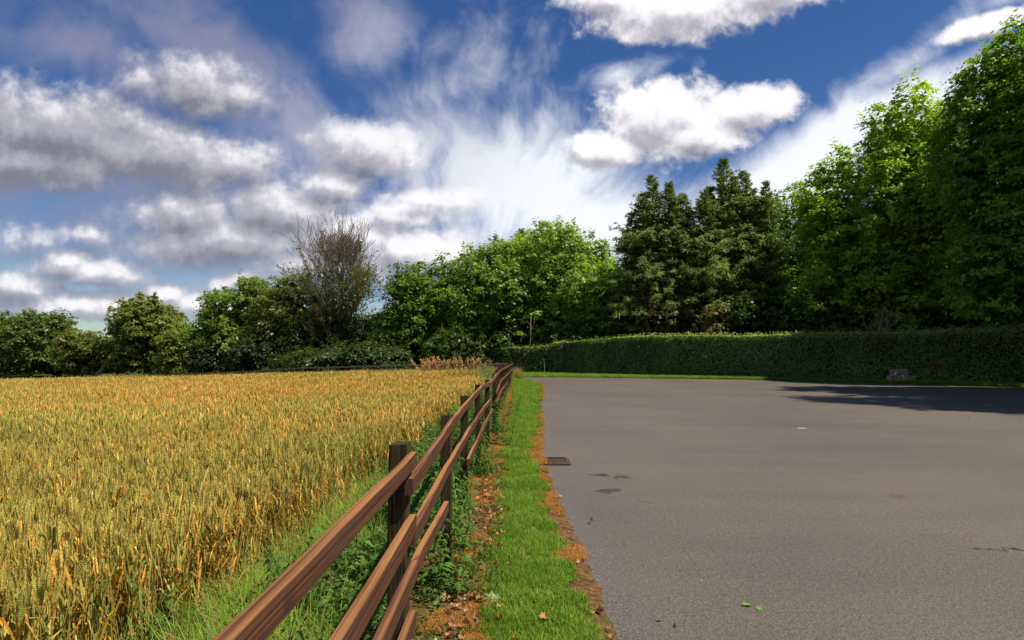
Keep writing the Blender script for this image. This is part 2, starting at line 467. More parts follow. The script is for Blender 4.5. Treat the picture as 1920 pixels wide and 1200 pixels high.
def asphalt_mat():
    m, T, b, o = new_mat("asphalt")
    pos = T.node('ShaderNodeNewGeometry').outputs['Position']
    flat = T.mapping(pos, scale=(1, 1, 0))
    f1 = T.noise(flat, 80, 4, 0.9); f2 = T.noise(flat, 26, 7, 0.85)
    big = T.noise(flat, 0.22, 5, 0.6); streak = T.noise(T.mapping(flat, rot=R(18), scale=(0.25, 1.6, 1)), 0.8, 5, 0.6)
    vo = T.node('ShaderNodeTexVoronoi', feature='F1'); T.l.new(flat, vo.inputs['Vector']); vo.inputs['Scale'].default_value = 95
    col = T.mix(T.rng(f1, 0.38, 0.62), (0.015, 0.0125, 0.009), (0.205, 0.166, 0.124))
    col = T.mix(T.math('MULTIPLY', T.rng(f2, 0.46, 0.58), 0.6), col, (0.035, 0.030, 0.026))
    spark = T.math('LESS_THAN', vo.outputs['Distance'], 0.22)
    sp = T.math('MULTIPLY', spark, T.math('GREATER_THAN', T.noise(flat, 70, 2), 0.58))
    col = T.mix(T.math('MULTIPLY', sp, 0.75), col, (0.52, 0.44, 0.34))
    tone = T.math('ADD', T.math('MULTIPLY', T.rng(big, 0.38, 0.64), 0.45), T.math('MULTIPLY', T.rng(streak, 0.40, 0.66), 0.18))
    col = T.mix(1.0, col, T.mix(tone, (1.22, 1.20, 1.17), (0.66, 0.66, 0.67)), 'MULTIPLY')
    # bluish loose grit next to the verge
    sepx = T.node('ShaderNodeSeparateXYZ'); T.l.new(pos, sepx.inputs[0])
    edge = T.math('SUBTRACT', 1.0, T.rng(T.math('ADD', sepx.outputs[0], T.math('MULTIPLY', T.noise(flat, 2.5, 4), 0.5)), 0.72, 1.22))
    near = T.math('SUBTRACT', 1.0, T.rng(sepx.outputs[1], 11, 16))
    col = T.mix(T.math('MULTIPLY', T.math('MULTIPLY', edge, near), 0.55), col, T.mix(T.rng(f1, 0.4, 0.6), (0.03, 0.028, 0.028), (0.15, 0.14, 0.135)))
    # damp hollows and rusty stains
    hol = None
    wv = T.vmath('ADD', flat, T.vmath('MULTIPLY', T.noise(flat, 7, 4, out='Color'), (0.26, 0.42, 0)))
    for (px, py, rx, ry) in [(1145, 918, .16, .10), (1128, 889, .13, .09), (1168, 893, .12, .10)]:
        Y = EYE * FPX / (py - 665)
        q = T.mapping(wv, (PX(px, Y) + .08, Y + .14, 0), 0.15, (rx, ry, 1), 'TEXTURE')
        f = T.math('SUBTRACT', 1.0, T.rng(T.vmath('LENGTH', q), 0.65, 1.15))
        hol = f if hol is None else T.math('MAXIMUM', hol, f)
    col = T.mix(T.math('MULTIPLY', hol, 0.85), col, (0.030, 0.026, 0.008))
    for (px, py, rx, ry) in [(1680, 928, .12, .09), (1750, 999, .14, .055), (1215, 938, .06, .04)]:
        Y = EYE * FPX / (py - 665)
        q = T.mapping(wv, (PX(px, Y) + .08, Y + .14, 0), -0.1, (rx, ry, 1), 'TEXTURE')
        f = T.math('SUBTRACT', 1.0, T.rng(T.vmath('LENGTH', q), 0.4, 1.2))
        col = T.mix(T.math('MULTIPLY', f, 0.6), col, (0.075, 0.04, 0.028))
    T.put(b.inputs['Base Color'], col)
    # darker patched tarmac round the drain
    q = T.mapping(wv, (.72, 9.45, 0), 0.1, (.42, .75, 1), 'TEXTURE')
    col = T.mix(T.math('MULTIPLY', T.math('SUBTRACT', 1.0, T.rng(T.vmath('LENGTH', q), 0.6, 1.1)), 0.45), col, (0.035, 0.03, 0.024))
    T.put(b.inputs['Roughness'], T.math('SUBTRACT', 0.55, T.math('MULTIPLY', hol, 0.12)))
    b.inputs['Specular IOR Level'].default_value = 0.55
    h = T.math('ADD', T.math('MULTIPLY', f1, 0.7), T.math('MULTIPLY', f2, 0.6))
    h = T.math('SUBTRACT', h, T.math('MULTIPLY', hol, 2.0))
    bp = T.node('ShaderNodeBump'); T.l.new(h, bp.inputs['Height']); bp.inputs['Strength'].default_value = 0.8
    bp.inputs['Distance'].default_value = 0.012
    T.l.new(bp.outputs[0], b.inputs['Normal'])
    return m


def plain_mat(name, c1, c2, scale=20, rough=0.8, bump=0.004, spec=0.3, metal=0.0):
    m, T, b, o = new_mat(name)
    co = T.node('ShaderNodeTexCoord').outputs['Object']
    n = T.noise(co, scale, 6, 0.65)
    T.put(b.inputs['Base Color'], T.mix(T.rng(n, 0.35, 0.65), c1, c2))
    b.inputs['Roughness'].default_value = rough; b.inputs['Specular IOR Level'].default_value = spec
    b.inputs['Metallic'].default_value = metal
    bp = T.node('ShaderNodeBump'); T.l.new(n, bp.inputs['Height']); bp.inputs['Distance'].default_value = bump
    T.l.new(bp.outputs[0], b.inputs['Normal'])
    return m


M_SOIL = soil_mat(); M_GROUND = ground_mat(); M_ASPH = asphalt_mat()
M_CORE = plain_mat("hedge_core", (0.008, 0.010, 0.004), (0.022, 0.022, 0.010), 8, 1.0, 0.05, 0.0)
M_RUST = plain_mat("rusty_iron", (0.030, 0.015, 0.010), (0.13, 0.06, 0.03), 30, 0.75, 0.004, 0.4)
M_HOLE = plain_mat("pit_shade", (0.010, 0.009, 0.005), (0.03, 0.03, 0.012), 30, 0.6)
M_STONE = plain_mat("old_stone", (0.14, 0.10, 0.065), (0.42, 0.30, 0.19), 9, 0.9, 0.03)
M_WHITE = plain_mat("white_chalk", (0.5, 0.45, 0.4), (0.8, 0.76, 0.7), 20, 0.9)
M_GRIT = plain_mat("grit", (0.12, 0.11, 0.10), (0.36, 0.32, 0.28), 14, 0.9)
M_TAR = plain_mat("tar", (0.030, 0.027, 0.024), (0.06, 0.052, 0.045), 30, 0.6)

# ------------------------------------------------------------------ ground, road, verge
def hgt(X, Y):
    X = np.asarray(X, float); Y = np.asarray(Y, float)
    dip = -0.36 * smooth(-X, 0.55, 2.4) * (1 - smooth(Y, 14, 36))
    slope = -1.6 * (1 - np.exp(-np.maximum(0, -X - 2) / 30)) * smooth(Y, 12, 46)
    return dip + slope


def fence_x(Y):
    return np.interp(Y, [-4, 2.4, 4.4, 6.4, 8.4, 10.4, 12.4, 14.4, 16.4, 41], [-.44, -.44, -.461, -.485, -.458, -.408, -.355, -.35, -.345, .03])


EDGE_Y = [-30, -5, 1, 3.5, 4.3, 5.3, 6.4, 8, 10.1, 13.9, 19.8, 26.8, 34, 36.2, 37.6, 38.6]
EDGE_X = [1.9, .9, .70, .61, .59, .54, .50, .48, .47, .69, .88, 1.37, 1.5, 1.25, .75, .25]
def road_x(Y):
    return np.interp(Y, EDGE_Y, EDGE_X)
FAR_X = [-60, -20, -5, .8, 6, 15, 21.5, 24.8, 26.3, 26.6, 27]
FAR_Y = [47, 46, 45.4, 44.7, 43.2, 40, 34.2, 30.6, 23, 8, -30]


def build_ground():
    xs = np.unique(np.concatenate([np.linspace(-1500, -100, 9), np.linspace(-100, -12, 60), np.linspace(-12, 3, 90), np.linspace(3, 100, 40), np.linspace(100, 1500, 9)]))
    ys = np.unique(np.concatenate([np.linspace(-500, -10, 8), np.linspace(-10, 60, 150), np.linspace(60, 140, 30), np.linspace(140, 2500, 12)]))
    X, Y = np.meshgrid(xs, ys)
    Z = hgt(X, Y) - 0.012
    nx = len(xs); i = np.arange(len(ys) - 1)[:, None] * nx + np.arange(nx - 1)[None]
    Q = np.stack([i, i + 1, i + nx + 1, i + nx], -1).reshape(-1, 4)
    tag(add_mesh("ground", np.stack([X, Y, Z], -1).reshape(-1, 3), Q, M_GROUND, sm=True), "rolling grassy ground under the field, trees and road", kind='structure')

    # brown earth under the wheat and the field margin
    xs = np.linspace(-60, -0.3, 140); ys = np.linspace(-6, 62, 160)
    X, Y = np.meshgrid(xs, ys)
    Z = hgt(X, Y) + 0.004
    lim = -30 - (ys - 30)
    nx = len(xs); i = np.arange(len(ys) - 1)[:, None] * nx + np.arange(nx - 1)[None]
    Q = np.stack([i, i + 1, i + nx + 1, i + nx], -1).reshape(-1, 4)
    cx = X.ravel()[Q].mean(1); cy_ = Y.ravel()[Q].mean(1)
    Q = Q[(cy_ < 41 - cx * 0.30) & (cy_ < 60)]
    tag(add_mesh("field_soil", np.stack([X, Y, Z], -1).reshape(-1, 3), Q, M_SOIL, sm=True), "brown earth of the wheat field", kind='structure')

    # asphalt: near edge follows the verge, far edge the hedge
    V = []; Q = []
    ys = np.concatenate([np.linspace(-30, 0, 10), np.linspace(0.2, 20, 160), np.linspace(20.2, 38.6, 60)])
    ex = road_x(ys) + (vnoise(ys, 0, 3) - .5) * .08 + (vnoise(ys, 9, 11) - .5) * .05
    farx = np.interp(-ys, -np.array(FAR_Y[3:]), FAR_X[3:])
    K = 8
    for k in range(len(ys)):
        for j in range(K): V.append((ex[k] + (farx[k] - ex[k]) * (j / (K - 1)), ys[k], 0.006))
    for k in range(len(ys) - 1):
        for j in range(K - 1):
            a = k * K + j; Q.append((a, a + 1, a + K + 1, a + K))
    # the part beyond the verge tip, running away to the left behind the fence
    xs2 = np.concatenate([np.linspace(-60, ex[-1], 30), np.linspace(ex[-1], farx[-1], 30)[1:]])
    b0 = len(V)
    lowy = np.where(xs2 < ex[-1], np.interp(xs2, [-60, -20, -3, -0.6, ex[-1]], [44.4, 43.6, 42.7, 42.2, ys[-1]]), ys[-1])
    for x_, l_ in zip(xs2, lowy):
        top = np.interp(x_, FAR_X, FAR_Y) if x_ < 18 else ys[-1]
        V.append((x_, l_, 0.006 + min(0, float(hgt(x_, l_)))) if x_ < ex[-1] else (x_, l_, 0.006))
        V.append((x_, max(top, l_ + .01), 0.006 + (float(hgt(x_, top)) if x_ < ex[-1] else 0)))
    for k in range(len(xs2) - 1):
        a = b0 + 2 * k; Q.append((a, a + 2, a + 3, a + 1))
    tag(add_mesh("road", V, np.array(Q), M_ASPH), "wide worn brown-grey asphalt road", kind='structure')

    # verge soil strip with its lip on the asphalt
    V = []; Q = []
    ys = np.linspace(-5, 40.6, 420); K = 14
    for k, y_ in enumerate(ys):
        xl = float(fence_x(y_)) - 0.25
        xr = float(road_x(min(y_, 38.6))) + (vnoise(y_, 0, 3) - .5) * .08 + (vnoise(y_, 9, 11) - .5) * .05 + 0.015
        if y_ > 38.6: xr = np.interp(y_, [38.6, 40.6], [.27, .2])
        for j in range(K):
            t = j / (K - 1); x_ = xl + (xr - xl) * t
            z_ = 0.014 + 0.03 * math.sin(min(1, (1 - t) * 5) * math.pi / 2) + 0.02 * (vnoise(x_, y_, 7) - .5) * min(1, (1 - t) * 5)
            if t < .2: z_ += -0.02 * (1 - t / .2)
            if j == K - 1: z_ = 0.007
            V.append((x_, y_, z_))
    for k in range(len(ys) - 1):
        for j in range(K - 1):
            a = k * K + j; Q.append((a, a + 1, a + K + 1, a + K))
    tag(add_mesh("verge_soil", V, np.array(Q), M_SOIL, sm=True), "bare orange-brown soil of the roadside verge", kind='structure')

    # tar seams in the asphalt
    def seam(pts, w):
        P = []
        pts = [(PX(px, EYE * FPX / (py - 665)), EYE * FPX / (py - 665)) for px, py in pts]
        L = np.array(pts); t = np.linspace(0, len(L) - 1, 60)
        xs_ = np.interp(t, range(len(L)), L[:, 0]) + (vnoise(t, 3, 6) - .5) * .10
        ys_ = np.interp(t, range(len(L)), L[:, 1]) + (vnoise(t, 8, 6) - .5) * .16
        V = []; Q = []
        for k in range(60):
            ww = w * (0.4 + 1.1 * vnoise(k, 1, .7))
            V += [(xs_[k] - ww, ys_[k] - ww, .0105), (xs_[k] + ww, ys_[k] + ww, .0105)]
            if k: a = 2 * k; Q.append((a - 2, a - 1, a + 1, a))
        return tag(add_mesh("road_seam", V, np.array(Q), M_TAR), "thin dark seam in the asphalt", kind='structure')
    seam([(1160, 722), (1215, 730), (1262, 745)], .012)
    seam([(1060, 716), (1075, 722), (1092, 731)], .012)
    seam([(1820, 1032), (1870, 1031), (1925, 1034)], .004)
    seam([(1700, 757), (1800, 756), (1925, 757)], .02)


build_ground()

# ------------------------------------------------------------------ fences
def rail_mesh(pts, w, h, name, g):
    """swept, chamfered, slightly warped board; pts = centre line of the TOP-face middle"""
    pts = np.asarray(pts, float)
    L = np.concatenate([[0], np.cumsum(np.linalg.norm(np.diff(pts, axis=0), axis=1))])
    n = max(6, int(L[-1] / 0.12)); t = np.linspace(0, L[-1], n)
    P = np.stack([np.interp(t, L, pts[:, k]) for k in range(3)], -1)
    # soften kinks
    for _ in range(2): P[1:-1] = (P[:-2] + 2 * P[1:-1] + P[2:]) / 4
    c = .002
    sec = np.array([(-w/2 + c, 0), (w/2 - c, 0), (w/2, -c), (w/2, -h + c), (w/2 - c, -h), (-w/2 + c, -h), (-w/2, -h + c), (-w/2, -c)])
    V = []; Q = []
    ph = g.random() * 9
    for k in range(n):
        e = P[min(k + 1, n - 1)] - P[max(k - 1, 0)]; e /= np.linalg.norm(e)
        sx = np.array([e[1], -e[0], 0.]); sx /= np.linalg.norm(sx)
        up = np.cross(sx, e)
        wob = (vnoise(t[k], ph, 2.5) - .5) * .008; wz = (vnoise(t[k], ph + 5, 2.0) - .5) * .010
        for j, (a, b) in enumerate(sec):
            r_ = 1 + (vnoise(t[k], ph + j * 3, 5) - .5) * .05
            V.append(P[k] + sx * (a * r_ + wob) + up * (b * r_ + wz))
    m = 8
    for k in range(n - 1):
        for j in range(m): a = k * m + j; b = k * m + (j + 1) % m; Q.append((a, b, b + m, a + m))
    caps = [list(range(7, -1, -1)), [(n - 1) * m + j for j in range(m)]]
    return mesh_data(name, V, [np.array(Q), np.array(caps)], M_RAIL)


def post_mesh(w, d, h, name, mat, g, lean=0.0):
    c = .006; n = 7; V = []; Q = []
    sec = np.array([(-w/2 + c, -d/2), (w/2 - c, -d/2), (w/2, -d/2 + c), (w/2, d/2 - c), (w/2 - c, d/2), (-w/2 + c, d/2), (-w/2, d/2 - c), (-w/2, -d/2 + c)])
    for k in range(n):
        z_ = -.5 + (h + .5) * k / (n - 1); f = 1
        for (a, b) in sec: V.append((a * f + lean * z_ + g.normal() * .0012, b * f + g.normal() * .0012, z_ if k < n - 1 else h + a * .06))
    for k in range(n - 1):
        for j in range(8): a = k * 8 + j; b = k * 8 + (j + 1) % 8; Q.append((a, b, b + 8, a + 8))
    return mesh_data(name, V, [np.array(Q), np.array([[(n - 1) * 8 + j for j in range(8)]])], mat)


POST_Y = [2.4, 4.4, 6.4, 8.4, 10.4, 12.4, 14.4, 16.4] + [16.4 + 24.6 * k / 12 for k in range(1, 12)] + [41.0]
POST_TOP = [1.26, 1.176, 1.18, 1.20, 1.183, 1.23, 1.256, 1.264] + [1.25 - .085 * k / 12 for k in range(1, 12)] + [1.165]


def build_fences():
    g = np.random.default_rng(3)
    fe = tag(empty("wooden_fence", (-.44, 2.4, 0)), "brown post and rail fence running away between the wheat and the road", "fence")
    def child(o):
        o.parent = fe; o.location = (o.location[0] + .44, o.location[1] - 2.4, o.location[2]); return o
    for k, (y_, zt) in enumerate([(-.4, 1.25), (0.4, 1.2)][:0] + list(zip(POST_Y, POST_TOP))):
        me = post_mesh(.072, .085, zt, "post", M_POST, g, lean=g.normal() * .004)
        child(link("post", me, loc=(float(fence_x(y_)), y_, 0)))
    me = post_mesh(.072, .085, 1.2, "post", M_POST, g)
    child(link("post", me, loc=(-.47, -1.0, 0)))
    fx = lambda y_: float(fence_x(y_)) + .036 + .019
    def rail(y0, y1, ys, zs, h, w=.036, dx=0.0):
        yy = [y0] + [y_ for y_ in POST_Y if y0 < y_ < y1] + [y1]
        pts = [(fx(y_) + dx, y_, np.interp(y_, ys, zs)) for y_ in yy]
        o = link("rail", rail_mesh([(0, 0, 0)] + [tuple(np.array(p) - pts[0]) for p in pts[1:]], w, h, "rail", g))
        o.location = pts[0]; child(o)
    # top rail
    zs1 = ([2.3, 4.4, 6.4, 8.4, 10.4, 12.4, 14.4, 16.4, 25, 41], [1.135, 1.169, 1.153, 1.188, 1.157, 1.225, 1.22, 1.215, 1.15, 1.05])
    rail(-2.2, 2.43, [-2, 3], [1.222, 1.221], .051, .031)
    cuts = [2.33, 4.42, 8.42, 12.42, 16.42, 20.5, 24.6, 28.7, 32.8, 36.9, 40.98]
    for a, b in zip(cuts[:-1], cuts[1:]): rail(a, b - .006, *zs1, .062, .030)
    # second rail
    zs2 = ([2.4, 4.4, 6.4, 8.4, 10.4, 12.4, 16.4, 25, 41], [.935, .912, .86, .872, .873, .87, .94, .84, .75])
    rail(-2.2, 2.43, [-2, 3], [.98, .978], .066, .032)
    for a, b in [(2.37, 6.42), (6.43, 10.5)] + list(zip([12.2, 16.4, 20.5, 24.6, 28.7, 32.8, 36.9], [16.39, 20.49, 24.59, 28.69, 32.79, 36.89, 40.98])): rail(a, b, *zs2, .062, .030)
    # third rail
    zs3 = ([2.4, 3.7, 6.4, 8.4, 10.4, 12.4, 16.4, 25, 41], [.79, .72, .58, .61, .65, .70, .66, .55, .45])
    rail(-1.8, 2.45, [-2, 3], [.80, .79], .062, .031)
    for a, b in [(2.36, 3.78), (6.0, 8.4), (8.41, 10.9), (12.0, 16.4), (16.41, 25)]: rail(a, b, *zs3, .060, .030)
    # bottom rail, mostly overgrown
    rail(-1.4, 2.42, [-2, 3], [.615, .61], .060, .030)

    # nail heads where the rails meet the nearest posts
    nv = [(0, .0042 * math.cos(q), .0042 * math.sin(q)) for q in np.linspace(0, 6.28, 9)[:-1]]
    nme = mesh_data("nail", nv + [(.0022, y_ * .7, z_ * .7) for _, y_, z_ in nv], [np.array([(k, (k + 1) % 8, 8 + (k + 1) % 8, 8 + k) for k in range(8)]), np.array([[8 + k for k in range(8)]])], M_RUST)
    for (y_, zt, w_) in [(2.385, 1.222, .031), (2.385, .979, .032), (2.385, .791, .031), (2.425, 1.135, .030), (2.43, .935, .030), (4.39, 1.169, .030), (4.40, .912, .030), (6.4, 1.153, .030)]:
        for dz in (.016, .042):
            o = link("nail", nme, loc=(fx(y_) + w_ / 2 + .0012, y_, zt - dz)); child(o)

    # low fence along the far end of the field
    ff = tag(empty("field_end_fence", (0.03, 41, 0)), "low grey wooden fence along the far end of the wheat field", "fence")
    xs = [-1.0 - 2.0 * k for k in range(14)]
    def gy(x_): return 41 + (-x_) * .16 + .006 * x_ * x_
    def gz(x_): return float(hgt(x_, gy(x_)))
    top = lambda x_: np.interp(x_, [-27, -19, -16, -6.6, 0], [.08, .42, .66, .94, 1.06])
    for k, x_ in enumerate(xs):
        big = (k == 4)
        w = .16 if big else .10
        zt = top(x_) + (.12 if big else .03 + g.normal() * .02)
        me = post_mesh(w, w, max(.25, zt - gz(x_)), "post", M_FAR if not big else M_POST, g)
        o = link("post", me, ff); o.location = (x_ - .03, gy(x_) - 41, gz(x_))
    for row in (0, .36):
        for a, b in zip([0.03] + xs[:-1], xs):
            if row and a < -22: continue
            p0 = np.array([a, gy(a) - .05 - .01, top(a) - row]); p1 = np.array([b + .004, gy(b) - .05 - .01, top(b) - row])
            d = p1 - p0; n_ = np.array([d[1], -d[0], 0]); n_ /= np.linalg.norm(n_); w_, h_ = .02, .10
            V = [p + s * n_ * w_ + np.array([0, 0, z_]) - np.array([.03, 41, 0]) for p in (p0, p1) for (s, z_) in ((-1, -h_), (1, -h_), (1, 0), (-1, 0))]
            Q = [(0, 1, 2, 3), (7, 6, 5, 4), (0, 4, 5, 1), (1, 5, 6, 2), (2, 6, 7, 3), (3, 7, 4, 0)]
            add_mesh("rail", V, np.array(Q), M_FAR, ff)


build_fences()

# ------------------------------------------------------------------ trees
def crown_lobes(c, r, g, n_sub=12, sub=(.30, .5), low=-.4):
    """main ellipsoid + bulges on it"""
    L = [(np.array(c, float), np.array(r, float) * .86)]
    for _ in range(n_sub):
        d = g.normal(size=3); d[2] = abs(d[2]) * .9 + low * g.random() * 1.2
        d /= np.linalg.norm(d)
        s = g.uniform(*sub)
        rr = np.array(r) * s; rr[:] = rr * g.uniform(.85, 1.15, 3)
        L.append((np.array(c) + d * np.array(r) * (1 - s * .72), rr))
    return L


def tuft_crown(lobes, g, leaf=.15, col=(.10, .16, .02), n_tuft=500, per=40, tuft=.55, hole=.0, spire=.15, droop=0., young=(.20, .26, .03), olive=0., zmin=-9):
    areas = np.array([(r[0] * r[1] + r[1] * r[2] + r[0] * r[2]) for _, r in lobes]); pr = areas / areas.sum()
    C = []; D = []
    tries = 0
    while len(C) < n_tuft and tries < n_tuft * 12:
        tries += 1
        k = g.choice(len(lobes), p=pr); c, r = lobes[k]
        d = g.normal(size=3); d /= np.linalg.norm(d)
        if d[2] < -.75: continue
        rad = 1.0 + g.normal() * .10 - .04
        p = c + d * r * rad
        if p[2] < zmin: continue
        ok = True
        for j, (c2, r2) in enumerate(lobes):
            if j != k and np.linalg.norm((p - c2) / r2) < .72: ok = False; break
        if ok: C.append(p); D.append(d)
    C = np.array(C); D = np.array(D); n = len(C)
    # sprays: each tuft a flattened dome of leaves, some shot up as spires
    per_i = (per * g.uniform(.5, 1.5, n)).astype(int)
    idx = np.repeat(np.arange(n), per_i); m = len(idx)
    tr = (tuft * g.uniform(.6, 1.35, n))[idx]
    sp = (g.random(n) < spire)[idx]
    off = g.normal(size=(m, 3)) * .5
    off[:, 2] = np.where(sp, off[:, 2] * 1.0 + .5, np.abs(off[:, 2]) * .45 - (off[:, 0] ** 2 + off[:, 1] ** 2) * .35)
    off[:, :2] *= np.where(sp, .55, 1.)[:, None]
    P = C[idx] + off * tr[:, None] + D[idx] * (g.random(m)[:, None] * .3 * tr[:, None])
    N = np.array([0, 0, 1.]) * .58 + D[idx] * .55 + off * .45 + g.normal(size=(m, 3)) * .42
    S = leaf * (.45 + .95 * g.random(m) ** 1.6)
    V, Q = leaf_quads(P, N, S, .68, .22, g=g)
    tc = g.normal(size=n)[idx]
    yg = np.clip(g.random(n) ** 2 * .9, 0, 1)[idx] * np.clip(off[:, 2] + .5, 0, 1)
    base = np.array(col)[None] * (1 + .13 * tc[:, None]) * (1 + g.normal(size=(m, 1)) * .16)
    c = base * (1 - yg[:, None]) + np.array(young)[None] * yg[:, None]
    c *= 1 + g.normal(size=(m, 3)) * .05
    c = np.clip(c, .004, .6)
    # inner foliage: coarser leaf masses that close the crown
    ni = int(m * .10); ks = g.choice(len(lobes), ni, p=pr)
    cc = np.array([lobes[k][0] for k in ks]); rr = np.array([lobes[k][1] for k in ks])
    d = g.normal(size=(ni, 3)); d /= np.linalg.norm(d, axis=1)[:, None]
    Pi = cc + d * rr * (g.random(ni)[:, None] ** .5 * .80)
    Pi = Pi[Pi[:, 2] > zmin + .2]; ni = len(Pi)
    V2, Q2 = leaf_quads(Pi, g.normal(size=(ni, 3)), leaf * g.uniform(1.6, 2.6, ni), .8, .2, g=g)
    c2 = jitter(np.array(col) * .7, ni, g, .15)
    return np.vstack([V, V2]), np.vstack([Q, Q2 + len(V)]), np.repeat(np.vstack([c, c2]), 4, 0)


def limb(acc, p0, p1, r0, r1, g, sides=6, n=6, sag=.1):
    p0 = np.array(p0, float); p1 = np.array(p1, float)
    t = np.linspace(0, 1, n)[:, None]
    P = p0 + (p1 - p0) * t
    L = np.linalg.norm(p1 - p0)
    P[1:-1] += g.normal(size=(n - 2, 3)) * L * .035
    P[:, 2] += (np.sin(t[:, 0] * np.pi) * L * sag)
    tube(acc, P, r0 + (r1 - r0) * t[:, 0] ** .8, sides)
    return P


def broad_tree(name, label, px, top_py, half_px, Y, seed, bottom=0.4, col=(.10, .17, .02), n_tuft=520, per=38, leaf=.15, tuft=.55,
               n_sub=12, trunk_r=.28, cat="tree", depth=.9, young=(.20, .26, .03), mat=None, bark=None, lobes_extra=(), spire=.15, sub=(.30, .5), show_trunk=None, group=None, parts=True):
    g = np.random.default_rng(seed)
    X = PX(px, Y); base = float(hgt(X, Y)); top = PZ(top_py, Y); hw = half_px * Y / FPX
    root = tag(empty(name, (X, Y, base)), label, cat, group)
    H = top - base
    zb = bottom; cz = (zb + H) / 2 + H * .02; rz = (H - zb) / 2
    lobes = crown_lobes((0, 0, cz), (hw, hw * depth, rz), g, n_sub, sub)
    # skirt: widen the lower half
    for k in range(6):
        a = g.random() * 6.28; lobes.append((np.array([math.cos(a) * hw * .5, math.sin(a) * hw * .45 * depth - .0, zb + rz * g.uniform(.35, .7)]), np.array([hw * .5, hw * .45, rz * .45])))
    for (dx, dy, dz, rx, ry, rz_) in lobes_extra: lobes.append((np.array([dx, dy, dz], float), np.array([rx, ry, rz_], float)))
    col = (col[0] * 1.02, col[1] * 1.03, col[2] * .7); young = (young[0] * 1.03, young[1] * 1.02, young[2])
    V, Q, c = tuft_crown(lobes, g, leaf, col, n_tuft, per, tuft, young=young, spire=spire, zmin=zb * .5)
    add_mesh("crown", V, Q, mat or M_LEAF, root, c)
    a = Acc()
    fork = max(1.2, H * .22)
    tp = limb(a, (0, 0, -.3), (g.normal() * .2, g.normal() * .2, fork), trunk_r * 1.15, trunk_r * .8, g, 9, 6, 0)
    limb(a, tp[-1], (0, 0, H * .8), trunk_r * .8, trunk_r * .2, g, 7, 8, 0)
    for k, (lc, lr) in enumerate(lobes[1:9]):
        limb(a, tp[-1] + np.array([0, 0, g.random() * H * .3]), lc, trunk_r * .45, .03, g, 6, 7, .06)
    a.build("trunk", bark or M_BARK, root, True)
    return root


def conifer(label, px, Y, leaders, halfw_px, seed, col=(.115, .165, .03)):
    """feathery evergreen, several ragged leaders. leaders: (px, top_py, weight)"""
    g = np.random.default_rng(seed)
    X = PX(px, Y); base = float(hgt(X, Y))
    root = tag(empty("conifer_tree", (X, Y, base)), label, "tree")
    wood = Acc(); P = []; A = []; S = []; TC = []
    for (lx, ly, wgt) in leaders:
        Lx = PX(lx, Y) - X; H = PZ(ly, Y) - base; hw = halfw_px * Y / FPX * wgt
        yj = g.normal() * .5
        spine = lambda z_: np.array([Lx * min(1, z_ / (H * .5)), yj * min(1, z_ / (H * .5)), z_])
        tube(wood, [spine(z_) for z_ in np.linspace(-.2, H, 12)], np.linspace(.3 * wgt + .08, .015, 12), 7)
        z_ = .5
        while z_ < H - .1:
            f = z_ / H
            prof = min(1, (1 - f) * 1.55 + .02) ** .95 * (.75 + .25 * math.sin(z_ * 2.1 + seed)) * (.8 if f < .12 else 1)
            nb = 5 if f < .7 else 4
            for _ in range(nb):
                az = g.random() * 2 * np.pi
                L = max(.16, hw * prof * g.uniform(.55, 1.2) * (1.4 if g.random() < .13 else 1) + .05)
                el = R(g.uniform(8, 32)) + (f > .8) * R(16)
                n = max(4, int(L / .22)); t = np.linspace(0, 1, n)
                dirh = np.array([math.cos(az), math.sin(az), 0])
                # branch rises, then the tip nods
                bz = math.tan(el) * L * t + L * .12 * t ** 2 - L * .32 * np.clip(t - .72, 0, 1) * 2
                B = spine(z_) + dirh * (L * t)[:, None] + np.stack([0 * t, 0 * t, bz], -1)
                tube(wood, B[::2] if n > 5 else B, np.linspace(.035, .008, len(B[::2] if n > 5 else B)), 3, cap=False)
                side = np.cross(dirh, [0, 0, 1.])
                tcol = g.normal()
                for k in range(max(1, int(n * .25)), n):
                    ns = 8
                    for s_ in range(ns):
                        sg = 1 if s_ % 2 else -1
                        ang = g.uniform(.25, 1.1)
                        ax = dirh * math.cos(ang) + side * sg * math.sin(ang) + np.array([0, 0, g.normal() * .28 + (.25 if f > .75 else .02)])
                        ln = g.uniform(.16, .36) * (1.15 - .35 * t[k]) * (1 - .45 * smooth(f, .75, 1.0))
                        P.append(B[k] + ax * ln * .9 + g.normal(size=3) * .05); A.append(ax); S.append(ln); TC.append(tcol)
            z_ += g.uniform(.13, .22) * (1.25 if f < .6 else 1)
    P = np.array(P); A = np.array(A); S = np.array(S); TC = np.array(TC); m = len(P)
    N = np.array([0, 0, .6]) + np.stack([P[:, 0], P[:, 1], P[:, 0] * 0], -1) * .25 + g.normal(size=(m, 3)) * .5
    V, Q = leaf_quads(P, N, S, .20, .10, axis=A, g=g)
    c = np.array(col)[None] * 1.2 * (1 + .2 * TC[:, None]) * (1 + g.normal(size=(m, 1)) * .2)
    brown = g.random(m) < .03; c[brown] = (.12, .07, .03)
    add_mesh("crown", V, Q, M_CONIFER, root, np.repeat(np.clip(c, .004, .5), 4, 0))
    wood.build("trunk", M_BARK, root, True)
    return root


